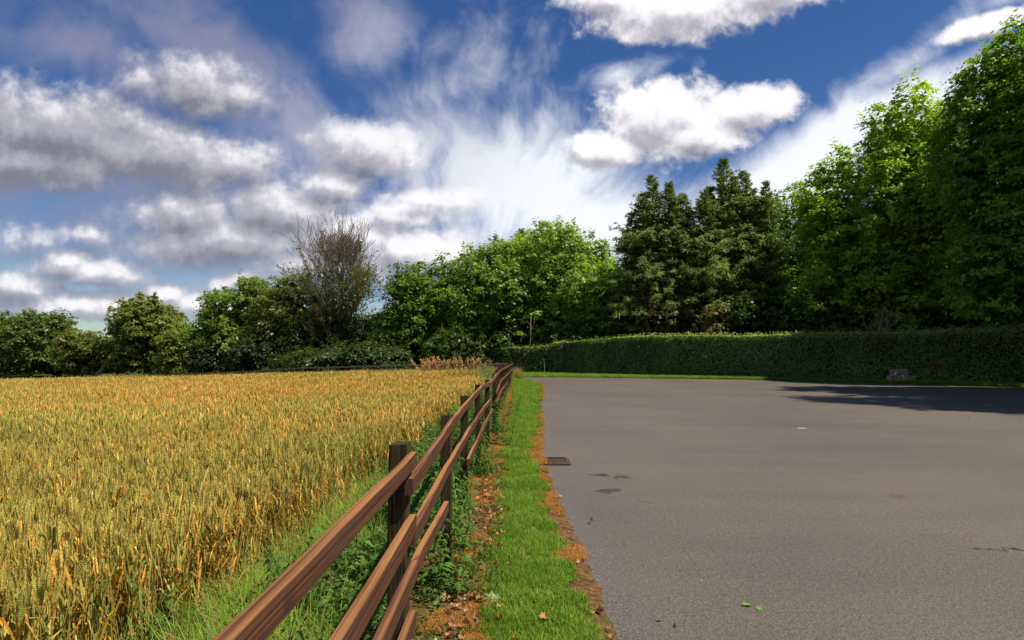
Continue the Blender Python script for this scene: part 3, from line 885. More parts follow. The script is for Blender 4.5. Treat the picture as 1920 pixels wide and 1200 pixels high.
def bare_tree():
    g = np.random.default_rng(21)
    Y = 57; X = PX(637, Y); base = float(hgt(X, Y)); H = PZ(412, Y) - base
    root = tag(empty("bare_tree", (X, Y, base)), "half bare tree with grey twigs and ivy on its trunk, standing above the others", "tree")
    a = Acc(); lp = []
    def grow(p, d, L, r, depth):
        n = 4; P = [np.array(p)]; dd = np.array(d)
        for k in range(n):
            dd = dd + g.normal(size=3) * .11 + np.array([0, 0, .09]); dd /= np.linalg.norm(dd)
            P.append(P[-1] + dd * L / n)
        r1 = max(.016, r * .66)
        tube(a, P, np.linspace(r, r1, n + 1), 7 if depth < 2 else (4 if depth < 4 else 3), cap=False)
        if depth >= 3:
            hz = P[-1][2] / H
            if g.random() < (.7 if hz < .95 else .10): lp.extend([q + g.normal(size=3) * .16 for q in P[1:]] * (2 if hz < .6 else 1))
        if depth >= 6: return
        nk = 3 if depth < 5 else 2
        for k in range(nk):
            q = P[-1] if k < 2 else P[g.integers(2, n)]
            az = g.random() * 6.28; sp = g.uniform(.26, .54)
            o = np.array([math.cos(az), math.sin(az), 0]); o = o - dd * o.dot(dd); o /= np.linalg.norm(o)
            nd = dd * math.cos(sp) + o * math.sin(sp)
            grow(q, nd, L * g.uniform(.64, .90), r1 * (.8 if k else .95), depth + 1)
    sp = [np.array([0, 0, -.3])]
    for k in range(14): sp.append(sp[-1] + np.array([g.normal() * .10 + .01, g.normal() * .10, (H * .93 + .3) / 14]))
    sp = np.array(sp); tube(a, sp, np.linspace(.34, .02, 15) ** 1.0, 9)
    n1 = 46
    for k in range(n1):
        hf = .15 + .70 * (k / n1); z_ = hf * H
        p = np.array([np.interp(z_, sp[:, 2], sp[:, q]) for q in range(3)])
        Wd = 4.3 * math.sqrt(max(.05, 1 - ((hf - .60) / .47) ** 2))
        az = k * 2.4 + g.normal() * .3; el = R(34 + 34 * hf + g.normal() * 6)
        d = np.array([math.cos(az) * math.cos(el), math.sin(az) * math.cos(el), math.sin(el)])
        L1 = Wd / math.cos(el) * g.uniform(.40, .56)
        grow(p, d, min(L1, (H * 1.0 - z_) * .55 + .3), .115 * (1 - hf) + .035, 2 if k % 3 else 1)
    a.build("trunk", M_TWIG, root, True)
    lp = np.array(lp); lp = lp[(g.random(len(lp)) < .8) & (lp[:, 2] < H * 1.15)]
    V, Q = leaf_quads(lp, g.normal(size=lp.shape) + (0, 0, .5), .13 * g.uniform(.7, 1.4, len(lp)), .6, .2, g=g)
    add_mesh("leaves", V, Q, M_LEAF, root, np.repeat(jitter((.17, .19, .04), len(lp), g), 4, 0))
    root.scale = (.80, .80, .74)
    # ivy sleeve
    n = 9000; z_ = g.random(n) ** .8 * 7.4; th = g.random(n) * 6.28
    rr = .42 + .35 * vnoise(z_, th, 1.4) + np.clip(z_ - 4, 0, 3) * .12
    P = np.stack([np.cos(th) * rr + .1, np.sin(th) * rr, z_], -1)
    s = g.random(n) < .3; P[s, 0] += .9 + z_[s] * .22; P[s, :2] += 0
    N = np.stack([np.cos(th), np.sin(th), th * 0 + .6], -1) + g.normal(size=(n, 3)) * .4
    V, Q = leaf_quads(P, N, .10 * g.uniform(.7, 1.3, n), .8, .15, g=g)
    add_mesh("ivy", V, Q, M_LEAF, root, np.repeat(jitter((.035, .075, .015), n, g), 4, 0))


OL = (.13, .155, .03); DK = (.08, .125, .02)
YG = (.30, .39, .04); YO = (.31, .31, .07)


def build_trees():
    # left group, far
    broad_tree("broadleaf_tree", "dark round-headed tree at the far left edge of the field", 60, 588, 84, 84, 11, col=DK, young=(0.174, 0.206, 0.048), n_tuft=420, per=30, leaf=.21, tuft=.7, cat="tree", bottom=.2)
    broad_tree("broadleaf_tree", "dark tree cut by the left edge of the photo", -50, 578, 85, 90, 12, col=DK, young=(0.222, 0.238, 0.048), n_tuft=380, per=30, leaf=.21, tuft=.7, bottom=.2)
    broad_tree("leaning_tree", "low yellow-green tree with a leaning reddish limb left of the round pale tree", 178, 622, 62, 78, 13, col=OL, young=YO, n_tuft=330, per=30, leaf=.17, tuft=.6, bottom=.1)
    broad_tree("broadleaf_tree", "pale round-crowned tree standing alone above the left hedgerow", 275, 564, 70, 76, 14, col=(0.159, 0.199, 0.035), young=(0.381, 0.381, 0.079), n_tuft=620, per=34, leaf=.18, tuft=.55, bottom=.2, depth=1)
    broad_tree("hedgerow_bush", "pale leafy bush filling the gap right of the round pale tree", 345, 612, 46, 72, 15, col=(0.159, 0.206, 0.040), young=YO, n_tuft=260, per=30, leaf=.16, tuft=.62, bottom=0, trunk_r=.14, cat="bush")
    broad_tree("hedgerow_bush", "small bush behind the leaning tree", 140, 640, 40, 86, 16, col=DK, young=(0.190, 0.222, 0.048), n_tuft=160, per=26, leaf=.2, bottom=0, trunk_r=.14, cat="bush")
    broad_tree("broadleaf_tree", "ragged leafy tree at the left end of the tall group", 452, 524, 84, 64, 17, col=(0.120, 0.183, 0.028), young=(0.317, 0.381, 0.063), n_tuft=620, per=34, leaf=.16, tuft=.62, bottom=.2,
               lobes_extra=[(2.6, -.5, 8.3, .8, .8, 1.1), (-3.3, 0, 5.2, 1.2, 1., 1.6)])
    broad_tree("broadleaf_tree", "dark olive tree leaning into the bare tree", 562, 526, 88, 60, 18, col=(0.104, 0.139, 0.028), young=(0.270, 0.285, 0.063), n_tuft=600, per=34, leaf=.15, tuft=.62, bottom=.2)
    bare_tree()
    broad_tree("broadleaf_tree", "bright green upright tree right of the bare tree", 768, 497, 52, 57, 19, col=(.105, .17, .022), young=(0.270, 0.428, 0.048), n_tuft=520, per=34, leaf=.13, tuft=.58, bottom=.4, depth=1, spire=.35,
               lobes_extra=[(-1.6, -.3, 3.4, 1.8, 1.6, 2.4), (1.2, -.3, 3.2, 1.8, 1.6, 2.4)])
    broad_tree("hedgerow_bush", "light green bush at the foot of the bare tree", 590, 655, 76, 54, 20, col=(.05, .08, .016), young=(.11, .14, .03), n_tuft=330, per=32, leaf=.13, tuft=.58, bottom=0, trunk_r=.12, cat="bush")
    broad_tree("hedgerow_bush", "leafy bush between the bare tree and the bright upright tree", 702, 648, 56, 53, 22, col=(.05, .08, .016), young=(.11, .14, .03), n_tuft=330, per=32, leaf=.13, tuft=.58, bottom=0, trunk_r=.12, cat="bush")
    # middle sycamores
    broad_tree("sycamore_tree", "left of the two broad sycamores behind the end of the fence", 905, 455, 92, 58, 23, col=(0.115, 0.215, 0.026), young=YG, n_tuft=900, per=40, leaf=.14, tuft=.62, bottom=.6, depth=1, spire=.3,
               lobes_extra=[(-2.5, -1.5, 2.6, 2.6, 2.0, 1.8)])
    broad_tree("sycamore_tree", "broadest and brightest sycamore, right behind the fence corner", 1035, 437, 128, 60, 24, col=(0.127, 0.231, 0.026), young=(0.381, 0.476, 0.056), n_tuft=1350, per=44, leaf=.14, tuft=.62, bottom=.8, depth=1, spire=.35,
               lobes_extra=[(2.5, -2.5, 4.2, 3, 2.2, 2.6), (-1.5, -2.5, 3.2, 3, 2.2, 2.2)])
    broad_tree("young_sycamore", "smaller sycamore in front of the left conifer", 1140, 505, 82, 54, 25, col=(0.115, 0.222, 0.028), young=YG, n_tuft=620, per=36, leaf=.13, tuft=.58, bottom=.3, spire=.3)
    # conifers
    conifer("left conifer with a broad ragged top, beside the sycamores", 1232, 50, [(1222, 332, 1.0), (1250, 345, .8), (1278, 365, .75), (1185, 400, .8), (1295, 392, .7), (1206, 362, .85), (1264, 372, .85)], 88, 31)
    conifer("taller conifer with several pointed leaders, right of the other conifer", 1372, 48.5, [(1360, 293, 1.0), (1398, 318, .95), (1318, 358, .9), (1430, 345, .75), (1340, 340, .85), (1380, 330, .85), (1415, 352, .85)], 88, 32, (.11, .16, .028))
    broad_tree("sycamore_tree", "sycamore showing its pale top between the conifer and the large sycamore", 1482, 342, 66, 53, 33, col=(0.135, 0.254, 0.026), young=(0.381, 0.523, 0.048), n_tuft=700, per=36, leaf=.13, tuft=.62, bottom=3, spire=.35, lobes_extra=[(0, 0, 3.5, 3.2, 2.6, 3.4)])
    # big right-hand sycamores
    broad_tree("sycamore_tree", "large round sycamore behind the right half of the hedge", 1672, 213, 146, 43, 34, col=(0.183, 0.305, 0.027), young=(0.512, 0.610, 0.055), n_tuft=1500, per=60, leaf=.125, tuft=.62, bottom=1.6, depth=.9, trunk_r=.4, n_sub=18, spire=.3,
               lobes_extra=[(-4.2, -1, 5.2, 2.6, 2.2, 3.2), (-3.4, -.5, 2.8, 2.8, 2.0, 2.0), (1.5, -1.5, 3.6, 3.6, 2.2, 2.6), (-.5, 0, 15.6, 1.2, 1.2, 1.0)])
    broad_tree("sycamore_tree", "tallest tree, cut by the right edge of the photo", 1996, 42, 205, 33.5, 35, col=(0.152, 0.275, 0.027), young=(0.415, 0.537, 0.049), n_tuft=1700, per=60, leaf=.12, tuft=.62, bottom=1.5, depth=.8, trunk_r=.42, n_sub=18, spire=.2,
               lobes_extra=[(-4.2, 0, 12.3, 2.3, 2.2, 2.8), (-3.6, -.3, 9.0, 2.2, 2., 2.6), (-3.4, -.3, 5.6, 2.8, 2.0, 2.6), (1.5, -.5, 5.0, 3.4, 2.0, 3)])
    broad_tree("sycamore_tree", "nearer of the two trees beyond the right edge of the photo that shade the road", 960 + 1173 * 32 / 13, -2200, 560, 13, 36, col=(0.085, 0.171, 0.020), n_tuft=900, per=30, leaf=.26, tuft=.8, bottom=2, depth=.9, trunk_r=.42)
    broad_tree("sycamore_tree", "farther of the two trees beyond the right edge of the photo that shade the road", 960 + 1173 * 32.5 / 20, -1150, 350, 20, 37, col=(0.085, 0.171, 0.020), n_tuft=900, per=30, leaf=.26, tuft=.8, bottom=2, depth=.9, trunk_r=.42)
    # shrubs behind the hedge
    B = [(1235, 530, 40, 48.5, "brown-flushed shrub with reddish leaves behind the hedge", (.10, .08, .03), (.26, .17, .06)),
         (1312, 560, 38, 47, "dull olive shrub between the brown shrub and the small pale tree", (.075, .080, .025), (.16, .14, .05)),
         (1095, 600, 60, 53, "dark low shrub left of the brown shrub", DK, (.1, .14, .03)),
         (1180, 585, 46, 50.5, "green shrub close to the left of the brown shrub", (.05, .10, .02), (.13, .2, .03)),
         (1420, 545, 60, 44.5, "green shrub under the taller conifer", (.045, .09, .015), (.10, .16, .03)),
         (1505, 560, 62, 42.5, "dark green shrub behind the hedge, left of the large sycamore", (.045, .09, .015), (.1, .15, .03)),
         (1600, 575, 58, 40.5, "low green shrub under the large sycamore", (.05, .10, .018), (.12, .18, .03)),
         (1800, 570, 80, 38.5, "bluish green shrub at the right under the tallest tree", (.035, .085, .02), (.08, .15, .03)),
         (860, 618, 60, 54, "dark shrub under the left sycamore", DK, (.1, .14, .03)),
         (955, 612, 50, 56, "shaded shrub behind the thin pale stake", (.035, .06, .012), (.08, .1, .02)),
         (495, 628, 60, 56, "dark bush under the ragged tree", (.03, .05, .012), (.07, .1, .02)),
         (410, 640, 50, 62, "dark bush at the far end of the wheat", (.03, .05, .012), (.09, .11, .02))]
    for k, (px, py, hw, Y, lab, c, yg) in enumerate(B):
        broad_tree("shrub", lab, px, py, hw, Y, 50 + k, col=c, young=yg, n_tuft=260, per=34, leaf=.115, tuft=.42, bottom=-.1, trunk_r=.09, cat="shrub", n_sub=9, spire=.35)
    # small pale tree with visible stem, and the thin stake
    r_ = broad_tree("small_tree", "small pale yellowish tree showing its stem just above the hedge", 1352, 572, 32, 45, 71, col=(.15, .14, .05), young=(.28, .24, .09), n_tuft=130, per=20, leaf=.10, tuft=.30, bottom=2.9, trunk_r=.09, bark=M_BARKP, n_sub=7)
    g = np.random.default_rng(5)
    Y = 53; X = PX(992, Y)
    o = tag(empty("tree_stake", (X, Y, 0)), "thin pale upright stem standing in the dark gap left of the hedge step", "sapling")
    a = Acc(); tube(a, [(0, 0, -.2), (.02, 0, 1.5), (.12, 0, 3.2), (.16, 0, PZ(592, Y))], [.05, .045, .035, .02], 7); a.build("stem", M_BARKP, o, True)
    a = Acc(); tube(a, [(.13, 0, 3.6), (.4, -.1, 4.2), (.5, -.1, 4.9)], [.02, .015, .008], 5); tube(a, [(.14, 0, 4.0), (-.2, -.1, 4.5)], [.018, .008], 5); a.build("twig", M_BARKP, o, True)
    # leaning red limb of the leaning tree
    Y = 74.5; X = PX(196, Y); b = float(hgt(X, Y))
    o = bpy.data.objects["leaning_tree"]
    a = Acc(); p0 = np.array([PX(182, Y), Y, b]) - np.array(o.location)
    limb(a, p0, p0 + np.array([PX(212, Y) - PX(182, Y), 0, PZ(662, Y) - b]), .32, .14, g, 8, 7, .05)
    a.build("limb", M_BARKR, o, True)
    # dead pale branches inside the large sycamore's foot
    Y = 37.6; X = PX(1655, Y)
    o = tag(empty("dead_branches", (X, Y, 0)), "bare reddish dead branches sticking up behind the hedge under the large sycamore", "branches")
    a = Acc()
    for k in range(7):
        t = np.array([g.normal() * .7, g.normal() * .3, g.uniform(3.3, 4.6)])
        P = limb(a, (g.normal() * .1, 0, 1.4), t, .05, .018, g, 5, 6, .02)
        for q in range(3): limb(a, P[g.integers(2, 6)], P[-1] + g.normal(size=3) * .45, .02, .008, g, 4, 4, 0)
    a.build("branch", M_BARKR, o, True)
    # wood that closes the view behind everything: one mass nobody could count
    P = []; c_ = []
    for k in range(64):
        px = -260 + k * 40; Y = 98 + g.random() * 6 if px < 300 else (80 + g.random() * 5 if px < 700 else (72 if px < 1150 else 62 if px < 1500 else 54) + g.random() * 4)
        X = PX(px, Y); b = float(hgt(X, Y)); topy = np.interp(px, [-200, 130, 240, 380, 420, 700, 850, 1150, 1300, 1500, 1700, 2200], [612, 640, 640, 640, 590, 590, 540, 520, 470, 450, 400, 300])
        H = PZ(topy + g.normal() * 5, Y) - b; n = 700; w = 3.6
        d = g.normal(size=(n, 3)); d /= np.linalg.norm(d, axis=1)[:, None]
        P.append(np.array([X, Y, b + H / 2]) + d * np.array([w, 1.6, H / 2]) * (.75 + .25 * g.random(n))[:, None])
    P = np.vstack(P); n = len(P)
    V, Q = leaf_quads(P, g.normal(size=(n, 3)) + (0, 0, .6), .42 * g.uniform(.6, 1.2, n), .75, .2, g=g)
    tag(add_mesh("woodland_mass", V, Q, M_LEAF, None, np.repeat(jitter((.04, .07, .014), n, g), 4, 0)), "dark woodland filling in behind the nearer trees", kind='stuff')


build_trees()

# ------------------------------------------------------------------ hedges
def hedge(name, label, path, tops, width, seed, per_m2=560, leaf=.060, col=(.095, .155, .028), topcol=(.24, .32, .06), brown=()):
    """clipped hedge; path = (x, y) of the FRONT foot, tops = height"""
    g = np.random.default_rng(seed)
    path = np.array(path, float); L = np.concatenate([[0], np.cumsum(np.linalg.norm(np.diff(path, axis=0), axis=1))])
    tot = L[-1]
    def at(s, back):
        x_ = np.interp(s, L, path[:, 0]); y_ = np.interp(s, L, path[:, 1])
        e = .3
        dx = np.interp(s + e, L, path[:, 0]) - np.interp(s - e, L, path[:, 0]); dy = np.interp(s + e, L, path[:, 1]) - np.interp(s - e, L, path[:, 1])
        l_ = np.hypot(dx, dy) + 1e-9; nx, ny = -dy / l_, dx / l_      # towards the back
        flip = np.where(ny < 0, -1, 1); nx = nx * flip; ny = ny * flip
        return x_ + nx * back, y_ + ny * back, nx, ny
    top = lambda s: np.interp(s, L, tops) + (vnoise(s, seed, .5) - .5) * .10 + (vnoise(s, seed + 9, 2.2) - .5) * .07
    root = tag(empty(name, (path[0][0], path[0][1], 0)), label, "hedge")
    o0 = np.array([path[0][0], path[0][1], 0.])
    # woody dark core
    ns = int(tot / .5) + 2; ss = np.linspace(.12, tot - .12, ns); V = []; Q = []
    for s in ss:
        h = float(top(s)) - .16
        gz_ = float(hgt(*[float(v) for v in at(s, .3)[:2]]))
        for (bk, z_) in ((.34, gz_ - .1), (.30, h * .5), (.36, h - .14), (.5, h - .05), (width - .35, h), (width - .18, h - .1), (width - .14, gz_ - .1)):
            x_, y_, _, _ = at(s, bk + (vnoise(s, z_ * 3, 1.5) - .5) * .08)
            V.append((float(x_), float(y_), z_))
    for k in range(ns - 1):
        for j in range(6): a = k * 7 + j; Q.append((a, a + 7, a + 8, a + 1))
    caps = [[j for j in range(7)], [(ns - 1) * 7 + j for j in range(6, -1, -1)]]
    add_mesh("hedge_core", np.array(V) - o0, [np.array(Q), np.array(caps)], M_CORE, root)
    # leaves on front, top, back and ends
    P = []; N = []; C = []
    def surf(n, where):
        s = g.random(n) * tot; h = top(s)
        if where == 'front':
            z_ = g.random(n) * h; bulge = (vnoise(s, z_, .9) - .5) * .32 + (vnoise(s + 50, z_, 3) - .5) * .20
            bk = -bulge + .06 + np.clip((z_ - h + .25), 0, 1) * .5 + g.random(n) ** 2 * .14 + np.clip(.45 - z_, 0, 1) * .35 * vnoise(s, 3, 1.2)
            x_, y_, nx, ny = at(s, bk); nn = np.stack([-nx, -ny, nx * 0 + .55], -1)
        elif where == 'back':
            z_ = g.random(n) * h; x_, y_, nx, ny = at(s, width - .08 + g.normal(size=n) * .05); nn = np.stack([nx, ny, nx * 0 + .5], -1)
        else:
            bk = g.random(n) * (width - .1) + .05; x_, y_, nx, ny = at(s, bk); z_ = h - .03 + g.normal(size=n) * .03 + (g.random(n) < .08) * g.random(n) * .26
            nn = np.stack([nx * .1 - nx * .3, -ny * .2, nx * 0 + 1], -1)
        z0 = hgt(x_, y_)
        keep = g.random(n) > .25 * vnoise(s * 1.3, z_ * 1.7 + 7, 1.5)
        z_ = np.where(z_ < .1, z_ + z0, z_)
        P.append(np.stack([x_, y_, z_], -1)[keep]); N.append(nn[keep])
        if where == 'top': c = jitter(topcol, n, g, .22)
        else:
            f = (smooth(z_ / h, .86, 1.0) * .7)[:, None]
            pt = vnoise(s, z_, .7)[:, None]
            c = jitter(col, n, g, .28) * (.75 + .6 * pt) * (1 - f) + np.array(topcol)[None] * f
            for (bs, bz, br) in brown:
                w_ = np.exp(-(((s - bs) / br) ** 2 + ((z_ - bz) / (br * .6)) ** 2))[:, None]
                c = c * (1 - w_ * .8) + np.array([.13, .07, .03]) * w_ * .8
        C.append(c[keep])
    hm = float(np.mean(tops))
    surf(int(tot * hm * per_m2), 'front'); surf(int(tot * width * per_m2 * .8), 'top'); surf(int(tot * hm * per_m2 * .2), 'back')
    P = np.vstack(P); N = np.vstack(N); C = np.vstack(C); m = len(P)
    V, Q = leaf_quads(P - o0, N + g.normal(size=(m, 3)) * .55, leaf * g.uniform(.6, 1.3, m), .7, .2, g=g)
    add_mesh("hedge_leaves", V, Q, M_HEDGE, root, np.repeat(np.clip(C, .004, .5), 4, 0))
    return root


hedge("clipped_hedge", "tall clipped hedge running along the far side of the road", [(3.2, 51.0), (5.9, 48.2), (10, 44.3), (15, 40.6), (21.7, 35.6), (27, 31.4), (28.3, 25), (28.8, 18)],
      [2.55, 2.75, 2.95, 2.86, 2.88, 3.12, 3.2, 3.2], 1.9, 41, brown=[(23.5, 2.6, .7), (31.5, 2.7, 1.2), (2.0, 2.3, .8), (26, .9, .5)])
hedge("low_hedge", "lower hedge continuing behind the end of the field, left of the tall hedge", [(-24, 62), (-16, 60.5), (-8, 57.5), (-3, 55), (1.0, 52.3), (4.0, 50.1)],
      [1.15, 1.35, 1.72, 2.05, 2.25, 2.4], 1.4, 42, per_m2=330, leaf=.075, topcol=(.14, .2, .04))

# ------------------------------------------------------------------ scatters
def clump_collection(name, meshes):
    c = bpy.data.collections.new(name)          # never linked to the scene: only a source of shapes
    for m in meshes:
        c.objects.link(bpy.data.objects.new(m.name, m))
    return c


def scatter(name, label, coll, P, rotz, scale, idx, tilt=None):
    P = np.asarray(P, np.float32); n = len(P)
    me = bpy.data.meshes.new(name); me.vertices.add(n); me.vertices.foreach_set('co', P.ravel())
    rot = np.zeros((n, 3), np.float32); rot[:, 2] = rotz
    if tilt is not None: rot[:, :2] = tilt
    a = me.attributes.new('rot', 'FLOAT_VECTOR', 'POINT'); a.data.foreach_set('vector', rot.ravel())
    a = me.attributes.new('scl', 'FLOAT', 'POINT'); a.data.foreach_set('value', np.asarray(scale, np.float32))
    a = me.attributes.new('pick', 'INT', 'POINT'); a.data.foreach_set('value', np.asarray(idx, np.int32))
    o = link(name, me)
    gname = "scatter_" + coll.name
    ng = bpy.data.node_groups.new(gname, 'GeometryNodeTree')
    ng.interface.new_socket(name="Geometry", in_out='INPUT', socket_type='NodeSocketGeometry')
    ng.interface.new_socket(name="Geometry", in_out='OUTPUT', socket_type='NodeSocketGeometry')
    N = ng.nodes; L = ng.links
    gi = N.new('NodeGroupInput'); go = N.new('NodeGroupOutput')
    ci = N.new('GeometryNodeCollectionInfo'); ci.inputs['Collection'].default_value = coll
    ci.inputs['Separate Children'].default_value = True; ci.inputs['Reset Children'].default_value = True
    ip = N.new('GeometryNodeInstanceOnPoints'); ip.inputs['Pick Instance'].default_value = True
    def attr(nm, typ):
        x = N.new('GeometryNodeInputNamedAttribute'); x.data_type = typ; x.inputs['Name'].default_value = nm; return x.outputs[0]
    L.new(gi.outputs[0], ip.inputs['Points']); L.new(ci.outputs[0], ip.inputs['Instance'])
    L.new(attr('pick', 'INT'), ip.inputs['Instance Index']); L.new(attr('scl', 'FLOAT'), ip.inputs['Scale'])
    e2r = N.new('FunctionNodeEulerToRotation'); L.new(attr('rot', 'FLOAT_VECTOR'), e2r.inputs[0]); L.new(e2r.outputs[0], ip.inputs['Rotation'])
    L.new(ip.outputs[0], go.inputs[0])
    md = o.modifiers.new("scatter", 'NODES'); md.node_group = ng
    tag(o, label, kind='stuff')
    return o


def blades(acc, n, rad, h, w, g, col, bend=.5, segs=3, hv=.35, lie=0.0, tipcol=None):
    """curved grass blades"""
    a = g.random(n) * 6.28; r = rad * np.sqrt(g.random(n)); bx = np.cos(a) * r; by = np.sin(a) * r
    H = h * np.clip(1 + g.normal(size=n) * hv, .3, 1.9); d = g.random(n) * 6.28
    B = bend * g.uniform(.2, 1.3, n) + lie
    cols = jitter(col, n, g, .22, .08)
    t = np.linspace(0, 1, segs + 1)
    V = np.empty((n, segs + 1, 2, 3))
    for k, tt in enumerate(t):
        ang = B * tt ** 1.3 * 1.25
        hx = H * (tt ** 1.6) * np.sin(np.clip(ang, 0, 2.6)) * .8; z_ = H * tt * np.cos(np.clip(ang, 0, 1.5) * .85)
        cx = bx + np.cos(d) * hx; cy_ = by + np.sin(d) * hx
        ww = w * (1 - tt ** 2.2) * .5 + w * .02
        sx = -np.sin(d) * ww; sy = np.cos(d) * ww
        V[:, k, 0] = np.stack([cx + sx, cy_ + sy, z_ + .004], -1); V[:, k, 1] = np.stack([cx - sx, cy_ - sy, z_ + .004], -1)
    b = np.arange(n)[:, None] * (segs + 1) * 2 + np.arange(segs)[None] * 2
    Q = np.stack([b, b + 1, b + 3, b + 2], -1).reshape(-1, 4)
    C = np.repeat(cols, (segs + 1) * 2, 0).reshape(n, segs + 1, 2, 3)
    if tipcol is not None:
        f = (t[None, :, None, None] ** 1.5) * g.random(n)[:, None, None, None]
        C = C * (1 - f) + np.array(tipcol) * f
    acc.add(V.reshape(-1, 3), Q, None, C.reshape(-1, 3))


# ---- wheat
EAR_G = np.array((.46, .395, .09)); EAR_O = np.array((.72, .45, .10)); STEM = np.array((.50, .37, .09)); BLUE = np.array((.27, .28, .10))


def wheat_tile(seed, n, rad, detail, ripe=.35):
    g = np.random.default_rng(seed); a = Acc()
    for k in range(n):
        th = g.random() * 6.28; r = rad * math.sqrt(g.random()); x_, y_ = math.cos(th) * r, math.sin(th) * r
        H = .70 + g.normal() * .06; ln = g.normal(size=2) * .05
        rp = g.random() < ripe
        sc_ = STEM if g.random() < .68 else BLUE
        if rp and g.random() < .5: sc_ = np.array((.34, .22, .08))
        top = np.array([x_ + ln[0], y_ + ln[1], H])
        mid = np.array([x_ + ln[0] * .3, y_ + ln[1] * .3, H * .5])
        cs = sc_ * g.uniform(.75, 1.2)
        tube(a, [(x_, y_, 0), mid, top], [.0024, .0022, .0016], 3, cs, cap=False)
        # ear
        el = g.uniform(.075, .105); dv = np.array([ln[0] * 1.6 + g.normal() * .15, ln[1] * 1.6 + g.normal() * .15, 1.]); dv /= np.linalg.norm(dv)
        ce = (EAR_O if g.random() < ripe * .55 else EAR_G) * g.uniform(.75, 1.3)
        if detail >= 2:
            sd_ = np.cross(dv, [math.cos(th * 7), math.sin(th * 7), 0.2]); sd_ /= np.linalg.norm(sd_); fr = np.cross(dv, sd_)
            m = 10
            for q in range(m):
                for s_ in (-1, 1):
                    t = (q + (.5 if s_ > 0 else 0)) / m
                    w = .0072 * (1.15 - abs(t - .42) * 1.1)
                    c0 = top + dv * (el * t) + sd_ * s_ * .0068
                    tip = c0 + dv * .0165 + sd_ * s_ * .0035
                    V = [c0 - dv * .002, c0 + sd_ * s_ * w + dv * .006, c0 + fr * w + dv * .006, c0 - fr * w + dv * .006, tip]
                    a.add(V, None, [(0, 1, 2), (0, 2, 3), (0, 3, 1), (1, 4, 2), (2, 4, 3), (3, 4, 1)], ce * (.88 + .22 * (q % 2)) * g.uniform(.85, 1.15))
        else:
            nn = 5 if detail else 3
            ts = np.linspace(0, 1, nn)
            tube(a, [top + dv * el * t for t in ts], (.0105 if detail else .0125) * np.array([.45, 1, .9, .75, .3] if detail else [.6, 1, .4]), 4 if detail else 3, ce, cap=False)
        # leaves
        for q in range(3 if detail else 2):
            z0 = H * g.uniform(.30, .88) if q else H * g.uniform(.62, .92)
            az = g.random() * 6.28; Lf = g.uniform(.08, .17); up = g.uniform(.6, 1.4); w = g.uniform(.004, .0082) * (1 if detail else 1.5)
            rr = g.random()
            lc = (np.array((.66, .34, .05)) if rr < .30 + ripe * .25 else np.array((.60, .41, .10)) if rr < .55 else np.array((.19, .27, .06)) if rr < .85 else np.array((.40, .40, .08))) * g.uniform(.7, 1.2)
            dh = np.array([math.cos(az), math.sin(az), 0]); sdv = np.array([-math.sin(az), math.cos(az), 0]) * w
            p0 = np.array([x_ + ln[0] * z0, y_ + ln[1] * z0, z0]); p1 = p0 + dh * Lf * .28 + np.array([0, 0, Lf * .5 * up]); p2 = p0 + dh * Lf * .5 + np.array([0, 0, Lf * .85 * up]); p3 = p0 + dh * Lf * g.uniform(.45, 1.0) + np.array([0, 0, Lf * up * g.uniform(.5, 1.25)])
            V = [p0 - sdv * .6, p0 + sdv * .6, p1 - sdv, p1 + sdv, p2 - sdv * .8, p2 + sdv * .8, p3]
            a.add(V, [(0, 1, 3, 2), (2, 3, 5, 4)], [(4, 5, 6)], lc)
    if detail:   # dead bottom leaves
        blades(a, int(n * .8), rad, .16, .007, g, (.26, .14, .05), bend=1.4, segs=2)
    return a.data("wheat_clump", M_WHEAT)


def wheat_inside(X, Y):
    edge = np.interp(Y, [2, 4, 6, 10, 20, 27], [-2.30, -2.18, -1.98, -1.66, -1.32, -1.5]) + (vnoise(Y, 2, .5) - .5) * .35 - 2.8 * smooth(Y, 27, 35) - 1.5 * smooth(Y, 33, 37)
    far = 36.2 + np.maximum(0, -X - 4) * .30 + (vnoise(X, 5, .2) - .5) * 1.2
    return (X < edge) & (Y < far)


def build_wheat():
    g = np.random.default_rng(17)
    near = clump_collection("wheat_near", [wheat_tile(100 + k, 32, .17, 2, .28) for k in range(6)])
    mid = clump_collection("wheat_mid", [wheat_tile(120 + k, 60, .30, 1, .55) for k in range(5)])
    far = clump_collection("wheat_far", [wheat_tile(140 + k, 150, .75, 0, .6) for k in range(5)])
    def pts(x0, x1, y0, y1, step):
        X, Y = np.meshgrid(np.arange(x0, x1, step), np.arange(y0, y1, step))
        X = X.ravel() + g.normal(size=X.size) * step * .3; Y = Y.ravel() + g.normal(size=X.size) * step * .3
        k = wheat_inside(X, Y) & (X > -.92 * Y - 1.2)
        return X[k], Y[k]
    def put(nm, lab, coll, X, Y, n):
        m = len(X); s = .93 + .16 * vnoise(X, Y, .35) + g.normal(size=m) * .04
        scatter(nm, lab, coll, np.stack([X, Y, hgt(X, Y)], -1), g.random(m) * 6.28, s, g.integers(0, n, m), g.normal(size=(m, 2)) * .03)
    X, Y = pts(-12, -1.5, 1.2, 10.5, .185)
    k = Y < 9.5 + g.random(len(X)) * 1; put("wheat_crop", "nearest wheat with green-gold ears and orange leaves", near, X[k], Y[k], 6)
    X, Y = pts(-26, -1.5, 9.3, 24, .34)
    put("wheat_crop", "wheat in the middle of the field", mid, X, Y, 5)
    X, Y = pts(-80, -1.5, 23.5, 75, .72)
    k = Y > 23.6; put("wheat_crop", "far golden wheat up to the end of the field", far, X[k], Y[k], 5)


build_wheat()


